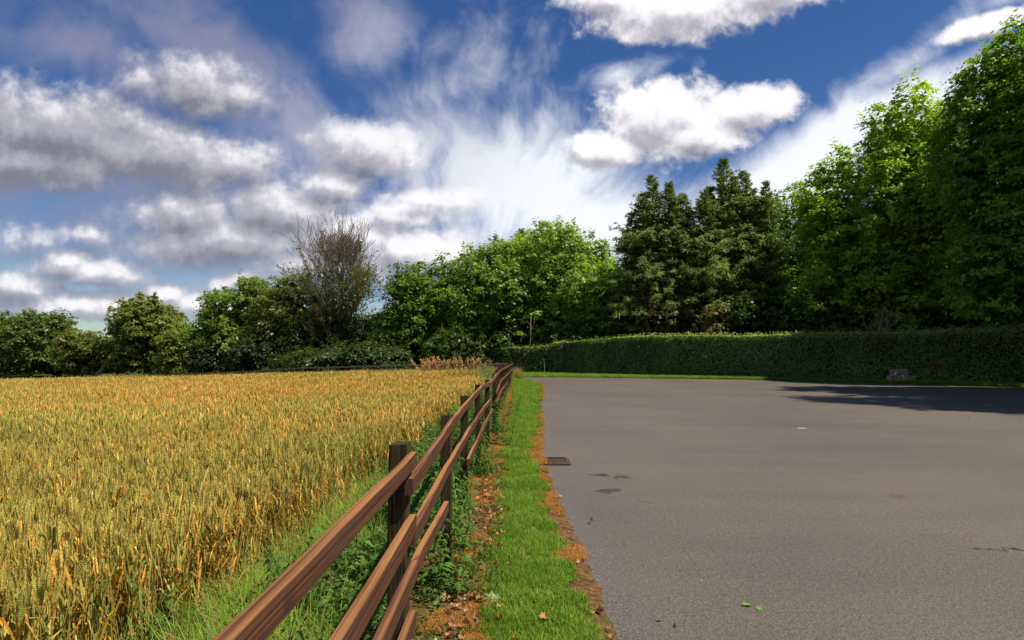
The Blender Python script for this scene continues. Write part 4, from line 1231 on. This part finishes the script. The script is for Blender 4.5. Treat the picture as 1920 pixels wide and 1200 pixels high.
# ---- verge grass, dead grass, weeds
def gl(Y): return np.interp(Y, [0, 3.5, 5, 6, 8, 10, 14, 22, 30, 38], [-.17, -.14, -.09, -.09, -.13, -.11, .02, .12, .16, .12])
def gr(Y): return np.interp(Y, [0, 3.5, 5.6, 8, 10.1, 14, 22, 34, 37.5], [.46, .42, .33, .33, .22, .50, .92, 1.40, .6])


def build_verge():
    g = np.random.default_rng(29)
    def tile(seed, fn):
        a = Acc(); fn(a, np.random.default_rng(seed)); return a.data("grass_clump", M_GRASS)
    green = clump_collection("verge_green", [tile(200 + k, lambda a, q: (blades(a, 105, .09, .046, .0036, q, (.16, .30, .020), .95, 3, tipcol=(.32, .42, .05)), blades(a, 18, .09, .03, .010, q, (.09, .20, .03), 1.0, 2), blades(a, 12, .09, .035, .003, q, (.35, .27, .08), 1.2, 2), blades(a, 24, .09, .055, .004, q, (.07, .15, .015), 1.1, 3))) for k in range(6)])
    def dt(seed):
        a = Acc(); q = np.random.default_rng(seed)
        blades(a, 120, .09, .042, .0034, q, (.50, .22, .05), 1.5, 2, lie=.5); blades(a, 50, .09, .035, .0034, q, (.46, .29, .10), 1.6, 2, lie=.6)
        blades(a, 14, .09, .04, .004, q, (.14, .18, .02), .9, 2)
        return a.data("dead_clump", M_DEAD)
    dead = clump_collection("verge_dead", [dt(220 + k) for k in range(5)])
    def wt(seed):
        """small broad-leaved weeds"""
        a = Acc(); q = np.random.default_rng(seed); n = 46
        P = np.stack([q.normal(size=n) * .06, q.normal(size=n) * .06, np.abs(q.normal(size=n)) * .05 + .015], -1)
        V, Q = leaf_quads(P, np.array([0, 0, 1.]) + q.normal(size=(n, 3)) * .5, q.uniform(.009, .022, n), .75, .2, g=q)
        a.add(V, Q, None, np.repeat(jitter((.075, .15, .025), n, q), 4, 0))
        for k in range(6): tube(a, [(0, 0, 0), (q.normal() * .05, q.normal() * .05, q.uniform(.05, .13))], [.0015, .001], 3, (.10, .12, .04), cap=False)
        return a.data("weed_clump", M_GRASS)
    weed = clump_collection("verge_weed", [wt(240 + k) for k in range(5)])
    def grid(x0, x1, y0, y1, s):
        X, Y = np.meshgrid(np.arange(x0, x1, s), np.arange(y0, y1, s)); X = X.ravel() + g.normal(size=X.size) * s * .35; Y = Y.ravel() + g.normal(size=X.size) * s * .35
        return X, Y
    def place(nm, lab, coll, n, X, Y, s0, zoff=.035):
        m = len(X); scatter(nm, lab, coll, np.stack([X, Y, np.full(m, zoff)], -1), g.random(m) * 6.28, s0 * g.uniform(.75, 1.25, m), g.integers(0, n, m), g.normal(size=(m, 2)) * .08)
    GX = []; GY = []; GS = []; DX = []; DY = []; DS = []; WX = []; WY = []
    for (y0, y1, s, sc_) in ((1.2, 9, .055, .95), (9, 20, .085, 1.25), (20, 41.5, .13, 1.7)):
        X, Y = grid(-.7, 1.7, y0, y1, s)
        ed = road_x(np.minimum(Y, 38.6)); f = fence_x(Y)
        w1 = (vnoise(X * 1.0, Y, 9) - .5) * .17 + (vnoise(X, Y, 2.2) - .5) * .12
        inside = (X < ed - .02 + (vnoise(X, Y, 9) - .5) * .03) & (X > f - .12)
        gre = inside & (X > gl(Y) + w1) & (X < gr(Y) + w1)
        bite = (np.exp(-((Y - 11.0) / 1.1) ** 2 - ((X - .42) / .16) ** 2) > .5) | (np.exp(-((Y - 8.3) / 1.2) ** 2 - ((X - .40) / .10) ** 2) > .5)
        gre &= ~bite & ~((vnoise(X, Y, 12) > .80) & (Y < 12))
        dea = inside & ~gre & (vnoise(X, Y, 3.1) < np.where(X < gl(Y), np.where(Y < 9, .62, .82), np.where(Y < 6.5, .36, .72)))
        wee = inside & ~gre & (X < gl(Y) + .03) & (vnoise(X, Y, 4.2) > .62) & (g.random(len(X)) < .22)
        sp = gre & (g.random(len(X)) < .09)
        GX.append(X[gre]); GY.append(Y[gre]); GS.append((sc_ * (.62 + .75 * vnoise(X, Y, 7)))[gre]); DX.append(X[dea | sp]); DY.append(Y[dea | sp]); DS.append(np.full((dea | sp).sum(), sc_))
        wee2 = inside & (X < gl(Y) - .02) & (g.random(len(X)) < .03); k = wee | wee2
        WX.append(X[k]); WY.append(Y[k])
    c = np.concatenate
    place("verge_grass", "short bright green grass along the middle of the verge", green, 6, c(GX), c(GY), c(GS))
    place("dead_grass", "scorched orange grass along both sides of the green strip", dead, 5, c(DX), c(DY), c(DS) * .82)
    place("verge_weeds", "small green weeds among the dead grass beside the fence", weed, 5, c(WX), c(WY), .75, .03)

    # strip of grass under the hedge
    X = g.uniform(-20, 30, 15000); Y0 = np.interp(X, FAR_X, FAR_Y); 
    hy = np.interp(X, [-20, -3, 3.2, 5.9, 10, 15, 21.7, 27, 31], [60, 55, 51.0, 48.2, 44.3, 40.6, 35.6, 31.4, 26])
    Y = Y0 + g.random(len(X)) * (hy - Y0 + .25)
    place("roadside_grass", "thin strip of grass between the road and the hedge", green, 6, X, Y, 2.6, .0)


def nettle(a, q, x_, y_, H, col=(.10, .19, .03), seed_tip=False):
    ln = q.normal(size=2) * .08
    tube(a, [(x_, y_, 0), (x_ + ln[0] * .5, y_ + ln[1] * .5, H * .5), (x_ + ln[0], y_ + ln[1], H)], [.003, .0026, .0018], 3, (.12, .13, .05), cap=False)
    n = int(H / .055)
    for k in range(n):
        t = .15 + .85 * k / n; p = np.array([x_ + ln[0] * t, y_ + ln[1] * t, H * t]); az = (k % 2) * 1.57 + q.random() * .5
        for s_ in (0, math.pi):
            d = np.array([math.cos(az + s_), math.sin(az + s_), -.12]); L = q.uniform(.035, .07) * (1.25 - t * .55); w = L * .36
            sd_ = np.array([-d[1], d[0], 0]); m = p + d * L * .55
            V = [p + d * L * .06, m - sd_ * w + (0, 0, .004), p + d * L * 1.5 + (0, 0, -.02), m + sd_ * w + (0, 0, .004), p + d * L * .9 + (0, 0, .012)]
            a.add(V, None, [(0, 1, 4), (1, 2, 4), (2, 3, 4), (3, 0, 4)], np.array(col) * q.uniform(.7, 1.35))
    if seed_tip:
        pass


def build_margin():
    g = np.random.default_rng(37)
    def long_tile(seed, h, w, n, col, tip, rad=.14, seeds=3, broad=0):
        a = Acc(); q = np.random.default_rng(seed)
        blades(a, n, rad, h, w, q, col, .9, 4, .4, tipcol=tip)
        blades(a, n // 4, rad, h * .6, w, q, (.33, .22, .08), 1.3, 3, .4)
        for k in range(seeds):   # seed heads
            x_, y_ = q.normal(size=2) * rad * .5; H = h * q.uniform(1.2, 1.6); ln = q.normal(size=2) * .08
            tube(a, [(x_, y_, 0), (x_ + ln[0] * .4, y_ + ln[1] * .4, H * .6), (x_ + ln[0], y_ + ln[1], H)], [.0014, .0012, .0008], 3, (.30, .26, .10), cap=False)
            m = 26; t = q.random(m)
            P = np.stack([x_ + ln[0] * (.85 + .25 * t) + q.normal(size=m) * .008 * (1.2 - t), y_ + ln[1] * (.85 + .25 * t) + q.normal(size=m) * .008 * (1.2 - t), H * (.84 + .2 * t)], -1)
            V, Q = leaf_quads(P, q.normal(size=(m, 3)), .008, .35, .1, axis=np.tile([0, 0, 1.], (m, 1)), g=q)
            a.add(V, Q, None, np.repeat(jitter((.40, .27, .12), m, q), 4, 0))
        return a.data("long_grass_clump", M_GRASS)
    lg = clump_collection("long_grass", [long_tile(300 + k, .26, .006, 64, (.17, .31, .03), (.40, .44, .08), seeds=1) for k in range(5)])
    lt = clump_collection("tall_grass", [long_tile(320 + k, .50, .011, 50, (.20, .25, .045), (.52, .42, .13), .25, 9) for k in range(5)])
    def nt(seed):
        a = Acc(); q = np.random.default_rng(seed)
        for k in range(3): nettle(a, q, q.normal() * .07, q.normal() * .07, q.uniform(.20, .46))
        blades(a, 16, .12, .28, .007, q, (.08, .16, .02), .9, 4, .4)
        return a.data("nettle_clump", M_GRASS)
    nn = clump_collection("nettles", [nt(340 + k) for k in range(6)])
    def grid(x0, x1, y0, y1, s):
        X, Y = np.meshgrid(np.arange(x0, x1, s), np.arange(y0, y1, s)); X = X.ravel() + g.normal(size=X.size) * s * .35; Y = Y.ravel() + g.normal(size=X.size) * s * .35
        return X, Y
    def put(nm, lab, coll, n, X, Y, s):
        m = len(X); scatter(nm, lab, coll, np.stack([X, Y, hgt(X, Y)], -1), g.random(m) * 6.28, np.where(X > -.95, .75, 1.) * s * g.uniform(.7, 1.3, m), g.integers(0, n, m), g.normal(size=(m, 2)) * .1)
    AX = []; AY = []; NX = []; NY = []; S = []; S2 = []
    for y0, y1, s, sc_ in ((.7, 10, .085, 1.0), (10, 24, .13, 1.25), (24, 40, .2, 1.6)):
        X, Y = grid(-3.4, -.2, y0, y1, s)
        f = fence_x(Y)
        m = (X < f - np.where(Y < 5.0, .26, np.where(Y < 14, .15, .06))) & (X > -3.0 + .25 * vnoise(Y, 3, .6) - (Y > 24) * 2)
        w = ~wheat_inside(X, Y)
        thin = g.random(len(X)) < np.where(w, 1, .25)
        net = (vnoise(X, Y, 1.1) * .8 + smooth(X, -1.7, -.7) * .5 > .62)
        k = m & w & ~net; AX.append(X[k]); AY.append(Y[k]); S.append(np.full(k.sum(), sc_))
        k = m & w & net; NX.append(X[k]); NY.append(Y[k]); S2.append(np.full(k.sum(), sc_))
    c = np.concatenate
    put("long_grass", "long green grass between the fence and the wheat", lg, 5, c(AX), c(AY), c(S))
    put("nettles", "nettles and leafy weeds growing through the lower rails", nn, 6, c(NX), c(NY), c(S2))
    # weeds on the road side of the lower rails
    Y = 4.9 + 11 * g.random(420) ** 1.2; X = fence_x(Y) + .05 + g.random(420) * .08
    k = vnoise(X, Y, .9) > .60
    put("fence_weeds", "leafy weeds climbing the road side of the fence", nn, 6, X[k], Y[k], .85)
    # tall grass in the far corner of the field and along the far fence
    X, Y = grid(-34, .1, 30, 52, .30)
    far = 36.2 + np.maximum(0, -X - 4) * .30
    fy = 41 + (-X) * .16 + .006 * X * X
    k = ~wheat_inside(X, Y) & (Y < fy + .8) & (X > -4.6 - (Y - 33) * 6) & (Y > 28) & (X < fence_x(np.minimum(Y, 41)) - .1)
    put("tall_grass", "tall seeding grass in the far corner of the field", lt, 5, X[k], Y[k], 1.0)
    X = g.uniform(-75, -16, 5200); Y = 36.2 + np.maximum(0, -X - 4) * .30 + g.random(5200) * 5 - .5
    put("tall_grass", "tall grass along the foot of the far left trees", lt, 5, X, Y, .9)
    X = g.uniform(.05, .55, 60); Y = g.uniform(40.2, 41.6, 60)
    put("tall_grass", "grass tuft round the corner post", lt, 5, X, Y, 1.1)


build_verge()
build_margin()


# ---- dock plants gone to seed, individually
def dock_plant(name, label, X, Y, H, seed, col=(.20, .085, .04), n_stem=5, spread=.25, cat="plant", green=True, group=None):
    g = np.random.default_rng(seed); z0 = float(hgt(X, Y))
    root = tag(empty(name, (X, Y, z0)), label, cat, group)
    a = Acc(); b = Acc()
    for k in range(n_stem):
        e = np.array([g.normal() * spread, g.normal() * spread, H * g.uniform(.75, 1.0)])
        P = [np.zeros(3), e * (.35, .35, .5), e]
        tube(a, P, [.008, .006, .003], 4, (.20, .10, .05))
        for r_ in range(5):
            t0 = g.uniform(.45, .9); p = e * (t0 ** 1.2, t0 ** 1.2, t0); q = p + np.array([g.normal() * .12, g.normal() * .12, H * .16])
            tube(a, [p, q], [.004, .002], 3, (.20, .10, .05))
            m = 46; t = g.random(m)[:, None]; C = p + (q - p) * t + g.normal(size=(m, 3)) * .018 * H
            V, Q = leaf_quads(C, g.normal(size=(m, 3)), .016 * H + .004, .7, .1, g=g); b.add(V, Q, None, np.repeat(jitter(col, m, g, .3), 4, 0))
        m = 90; t = (.55 + .45 * g.random(m))[:, None]; C = e * np.hstack([t ** 1.2, t ** 1.2, t]) + g.normal(size=(m, 3)) * .016 * H
        V, Q = leaf_quads(C, g.normal(size=(m, 3)), .016 * H + .004, .7, .1, g=g); b.add(V, Q, None, np.repeat(jitter(col, m, g, .3), 4, 0))
    a.build("stem", M_DRY, root); b.build("seed_head", M_DRY, root)
    if green:
        c = Acc(); blades(c, 14, .10, .30, .05, g, (.08, .14, .03), .9, 4); c.build("leaf", M_GRASS, root)


def at_px(px, Y): return PX(px, Y), Y


def leafy_weed(label, X, Y, H, seed, n=9, col=(.10, .20, .03), rad=.10):
    g = np.random.default_rng(seed)
    root = tag(empty("leafy_weed", (X, Y, 0.01)), label, "weed")
    a = Acc()
    for k in range(n): nettle(a, g, g.normal() * rad, g.normal() * rad * 1.6, H * g.uniform(.55, 1.0), col)
    a.build("leafy_stem", M_GRASS, root)


leafy_weed("leafy green weed hiding the foot of the second post from the front", -.45, 4.25, .60, 61, 7, rad=.05)
leafy_weed("leafy weed between the second and third posts, reaching the middle rail", -.45, 5.3, .74, 62, 9, (.12, .24, .035), .08)
leafy_weed("leafy weed hiding the foot of the third post", -.48, 6.25, .66, 63, 8, rad=.06)
leafy_weed("low leafy weed hiding the foot of the fourth post", -.42, 8.2, .66, 64, 10)
leafy_weed("dark leafy weed filling the gap between the fifth and sixth posts", -.35, 10.9, .95, 65, 14, (.08, .17, .03), .18)
dock_plant("dock_plant", "dark brown seeding dock standing at the edge of the wheat behind the first post", *at_px(703, 8.2), .62, 1, (.085, .04, .025), 3, .05)
dock_plant("dock_plant", "dark seeding dock at the wheat edge beside the third post", *at_px(836, 16.5), .80, 2, (.07, .04, .02), 3, .05)
dock_plant("dock_plant", "small brown seeding dock low behind the top rail", *at_px(700, 5.5), .50, 3, (.16, .08, .04), 3, .06)
for k, (px, Y, H, lab, c_) in enumerate([
        (797, 37.0, 1.55, "leftmost orange seeding weed in the far corner of the field", (.50, .33, .13)),
        (818, 37.6, 1.60, "orange seeding weed second from the left in the far corner", (.50, .33, .13)),
        (842, 36.6, 1.62, "tallest orange seeding weed in the far corner", (.50, .33, .13)),
        (858, 36.4, 1.60, "brightest orange seeding weed, thick and low, in the far corner", (.50, .33, .13)),
        (884, 37.0, 1.45, "rightmost orange seeding weed in the far corner", (.50, .33, .13)),
        (905, 38.0, 1.25, "thin brown seeding weed near the end of the fence", (.38, .29, .14))]):
    dock_plant("seeding_weed", lab, *at_px(px, Y), H, 20 + k, c_, 8, .28, "weed")

# ------------------------------------------------------------------ small things
def maple_leaf_mesh(seed, size, curl, col, lobes=5, col2=None):
    g = np.random.default_rng(seed)
    pts = [(0, -.10)]
    spec = [(-.95, .50), (-.62, .30), (-.5, .95), (-.22, .42), (0, 1.12), (.22, .42), (.5, .95), (.62, .30), (.95, .50)]
    # outline angles round the leaf
    out = [(.10, -.28), (.42, -.30), (.36, -.08), (.86, .10), (.52, .24), (.78, .66), (.34, .52), (.20, .72), (0, 1.05), (-.20, .72), (-.34, .52), (-.78, .66), (-.52, .24), (-.86, .10), (-.36, -.08), (-.42, -.30), (-.10, -.28)]
    if curl > .55:      # dry leaves have shrunk: shallower lobes
        out = [(x_ * (.42 + .28 / math.hypot(x_, y_ - .12)), .12 + (y_ - .12) * (.42 + .28 / math.hypot(x_, y_ - .12))) for x_, y_ in out]
    V = [(0, .12, 0)] + [(x_ * (1 + g.normal() * .06), y_ * (1 + g.normal() * .06), 0) for x_, y_ in out]
    V = np.array(V, float)
    r = np.hypot(V[:, 0], V[:, 1] - .12)
    V[:, 2] = curl * r ** 2 * (.6 + .5 * np.sin(np.arctan2(V[:, 1], V[:, 0]) * 2 + g.random() * 6)) + g.normal(size=len(V)) * .05 * abs(curl)
    if curl > .55:      # dry leaves roll up along the midrib and crumple
        f = g.uniform(.25, .9); V[:, 2] += np.abs(V[:, 0]) * f * 1.1 + np.maximum(0, V[:, 1] - .3) ** 2 * g.uniform(-.2, .8)
        V[:, 0] *= 1 - .45 * f; V += g.normal(size=V.shape) * .045
    V *= size; V[:, 2] -= V[:, 2].min() - .001
    n = len(out); T_ = [(0, 1 + k, 1 + (k + 1) % n) for k in range(n)]
    a = Acc(); C = jitter(col, n + 1, g, .12); C[0] = np.array(col2 if col2 else col)
    a.add(V, None, T_, C)
    tube(a, [V[0], np.array([0, -.28 * size, V[0][2] * .6 + .002]), np.array([g.normal() * .1 * size, -.85 * size, .003])], [.0015, .0013, .001], 3, np.array(col) * .8)
    return a.data("leaf", M_DRY)


def build_litter():
    g = np.random.default_rng(51)
    br = [maple_leaf_mesh(400 + k, .043, g.uniform(.6, 1.3), [(.34, .15, .055), (.46, .25, .10), (.26, .11, .04), (.50, .32, .16), (.42, .17, .05), (.30, .17, .08)][k]) for k in range(6)]
    def put(x_, y_, z_, me, s, lab, grp=None, name="dry_leaf", rx=0.):
        o = link(name, me, loc=(x_, y_, z_)); o.scale = (s, s, s); o.rotation_euler = (g.normal() * .35 + rx, g.normal() * .35, g.random() * 6.28)
        tag(o, lab, "leaf", grp); return o
    n = 0
    while n < 290:
        y_ = 2.9 + g.random() ** 1.7 * 6.5; x_ = g.uniform(-.44, -.15) + (gl(y_) + .22) * .5
        if vnoise(x_, y_, 2.4) < .22: continue
        put(x_, y_,   .055 + g.random() * .02, br[g.integers(0, 6)], g.uniform(.55, 1.35), "curled dry brown leaf in the litter between the fence and the grass", "dry leaves littered beside the fence"); n += 1
    for k in range(34):
        y_ = 3.2 + g.random() ** 1.6 * 9; x_ = g.uniform(float(gl(y_)) + .03, float(gr(y_)) - .02)
        put(x_, y_, .065, br[g.integers(0, 6)], g.uniform(.5, 1.1), "small dry leaf lying on the green grass of the verge", "dry leaves scattered on the green verge")
    for k in range(30):
        y_ = 3.3 + g.random() ** 1.4 * 6; x_ = float(road_x(y_)) - g.uniform(.015, .10)
        put(x_, y_, .035, br[g.integers(0, 6)], g.uniform(.45, .95), "dry leaf on the bare soil at the edge of the road", "dry leaves along the road edge")
    def px(px_, py_, z_=0.): Y = (EYE - z_) * FPX / (py_ - 665); return PX(px_, Y), Y
    star = maple_leaf_mesh(450, .062, .35, (.16, .21, .07), col2=(.22, .26, .09))
    o = put(*px(925, 1126, .08), .085, star, 1.0, "pale green star-shaped leaf lying on the grass near the bottom of the photo", name="pale_leaf", rx=.35); o.rotation_euler = (.5, 0, .25)
    yel = maple_leaf_mesh(451, .052, 1.1, (.50, .42, .10))
    put(*px(1051, 936), .008, yel, 1.0, "yellow curled leaf on the asphalt beside the verge", name="yellow_leaf").rotation_euler = (0, .1, .3)
    gn = maple_leaf_mesh(452, .046, .4, (.16, .32, .05))
    put(*px(1402, 1137), .008, gn, 1.0, "largest green leaf lying alone on the asphalt", name="green_leaf").rotation_euler = (0.1, 0, 1.9)
    put(*px(1420, 1143), .008, gn, .75, "smaller green leaf touching the largest green leaf on the asphalt", name="green_leaf").rotation_euler = (0, .1, 4.4)
    put(*px(1236, 1166), .008, gn, .62, "small green leaf on the asphalt near the bottom of the verge", name="green_leaf").rotation_euler = (.2, .2, 2.2)
    put(*px(1112, 1152, .03), .04, gn, .55, "green leaf on the brown soil at the road edge", name="green_leaf").rotation_euler = (.2, .1, .8)
    big = maple_leaf_mesh(453, .055, .9, (.50, .22, .08))
    put(*px(1022, 1166, .06), .075, big, .95, "large reddish brown leaf on the grass right of the pale star-shaped leaf")
    put(*px(1030, 1150, .06), .08, big, .6, "small brown leaf leaning on the large reddish brown leaf on the grass")
    put(*px(838, 1125, .05), .06, big, 1.1, "largest orange-brown leaf in the litter right of the lowest rail")
    put(*px(1108, 982), .02, br[1], 1.3, "tan leaf at the road edge below the yellow leaf")
    put(*px(1264, 1178), .008, br[2], .55, "small brown leaf on the asphalt beside the small green leaf")
    tan = br[3]
    for (a_, b_, s, lab) in [(1300, 788, .7, "tiny brown leaf far out on the asphalt in line with the corner"), (1317, 1090, .35, "tiny orange leaf on the asphalt left of the green leaves"), (1815, 785, 1.2, "pale leaf far out on the asphalt at the right"),
                            (1360, 895, .35, "tiny tan leaf in the middle of the asphalt"), (1805, 1013, .45, "tiny pale leaf on the asphalt below the lower rusty stain")]:
        put(*px(a_, b_), .008, tan, s, lab)
    # pale stick on the road
    x_, y_ = px(1503, 805)
    a = Acc(); tube(a, [(-.09, 0, .012), (-.02, .01, .016), (.05, -.005, .014), (.10, .01, .010)], [.012, .014, .013, .008], 6, (.62, .52, .42))
    o = a.build("stick", M_DRY); o.location = (x_, y_, .006); tag(o, "short pale stick lying on the asphalt", "stick")

    # drain cover: sunken frame with bars and broken edge
    x0, y0 = px(1020, 872)[0], 9.02; w, d = .37, .62
    o = tag(empty("drain_cover", (x0 + w / 2, y0 + d / 2, .006)), "rusty sunken drain grate at the left edge of the asphalt", "drain cover")
    def box(a, cx, cy_, cz, sx, sy, sz):
        V = [(cx + i * sx / 2, cy_ + j * sy / 2, cz + k * sz / 2) for i in (-1, 1) for j in (-1, 1) for k in (-1, 1)]
        a.add(V, [(0, 1, 3, 2), (4, 6, 7, 5), (0, 4, 5, 1), (2, 3, 7, 6), (0, 2, 6, 4), (1, 5, 7, 3)])
    a = Acc(); box(a, 0, 0, .0035, w + .05, d + .08, .004); a.build("pit", M_HOLE, o)  # flat slab; the shade of a deep pit is put into its colour
    a = Acc(); box(a, 0, -d / 2 + .02, .012, w, .035, .016); box(a, 0, d / 2 - .02, .012, w, .035, .016); box(a, -w / 2 + .015, 0, .012, .03, d - .08, .016); box(a, w / 2 - .015, 0, .012, .03, d - .08, .016); a.build("frame", M_RUST, o)
    for k in range(4):
        a = Acc(); box(a, 0, 0, 0, w - .065, .040, .012); q = a.build("bar", M_RUST, o); q.location = (0, -d / 2 + .085 + k * .080, .0115 + g.normal() * .001)
    # grit along the asphalt edge
    a = Acc(); m = 2600
    for k in range(m):
        y_ = 2.6 + g.random() ** 1.3 * 14; x_ = float(road_x(y_)) + abs(g.normal()) * .10 - .02; s = g.uniform(.002, .0065)
        V = np.array([(1, 0, 0), (0, 1, 0), (-1, 0, 0), (0, -1, 0), (0, 0, .8), (0, 0, -.6)]) * s * g.uniform(.6, 1.3, (6, 1)) + (x_, y_, .0075 + s * .4)
        a.add(V, None, [(0, 1, 4), (1, 2, 4), (2, 3, 4), (3, 0, 4), (1, 0, 5), (2, 1, 5), (3, 2, 5), (0, 3, 5)])
    tag(a.build("road_grit", M_GRIT), "loose grit and small stones along the edge of the asphalt", kind='stuff')

    # old stone block in the hedge foot
    Y = 34.9; X = PX(1690, Y)
    o = tag(empty("stone_block", (X, Y, 0)), "low brown stone block with white streaks at the foot of the hedge", "stone")
    def rock(cx, cz, sx, sz, mat, nm, sy=.5, cy_=0.):
        gg = np.random.default_rng(int(cx * 100) + 77); V = []
        n1, n2 = 8, 5
        a = Acc()
        for fz in range(n2 + 1):
            for fx_ in range(n1 + 1):
                V.append((cx - sx / 2 + sx * fx_ / n1, cy_ - sy / 2 + gg.normal() * .012, cz + sz * fz / n2 + (gg.normal() * .03 if fz == n2 else 0)))
        for fx_ in range(n1 + 1): V.append((V[n2 * (n1 + 1) + fx_][0], cy_ + sy / 2, V[n2 * (n1 + 1) + fx_][2]))
        Q = [(r_ * (n1 + 1) + c, r_ * (n1 + 1) + c + 1, (r_ + 1) * (n1 + 1) + c + 1, (r_ + 1) * (n1 + 1) + c) for r_ in range(n2 + 1) for c in range(n1)]
        b0 = len(V); V += [(cx - sx / 2, cy_ + sy / 2, cz), (cx + sx / 2, cy_ + sy / 2, cz)]
        Tl = [(r_ * (n1 + 1), (r_ + 1) * (n1 + 1), b0) for r_ in range(n2 + 1)] + [((r_ + 1) * (n1 + 1) + n1, r_ * (n1 + 1) + n1, b0 + 1) for r_ in range(n2 + 1)]
        a.add(V, Q, Tl); return a.build(nm, mat, o)
    rock(0, -.02, 1.36, .46, M_STONE, "stone"); rock(-.1, .40, .82, .38, M_STONE, "stone", .42, .06)
    a = Acc()
    for (x_, z_, s) in [(-.05, .12, .05), (-.04, .22, .045), (-.02, .32, .04), (-.09, .40, .05), (.12, .36, .03), (-.50, .55, .06), (-.45, .62, .05), (-.30, .28, .03)]:
        V = [(x_ + s * math.cos(q) * (.8 + .4 * g.random()), -.268, z_ + s * 1.5 * math.sin(q) * (.8 + .4 * g.random())) for q in np.linspace(0, 6.28, 7)[:-1]] + [(x_, -.285, z_)]
        a.add(V, None, [(k, (k + 1) % 6, 6) for k in range(6)])
    a.build("lichen", M_WHITE, o)
    # pale dead stem in the hedge gap
    Y = 47.6; X = PX(1020, 49.5)
    o = tag(empty("dead_sapling", (X, 49.6, 0)), "thin pale dead stem at the foot of the hedge step", "stem")
    a = Acc(); tube(a, [(0, 0, 0), (.05, 0, .6), (-.02, 0, 1.3)], [.04, .03, .015], 5); a.build("stem", M_BARKP, o)


build_litter()
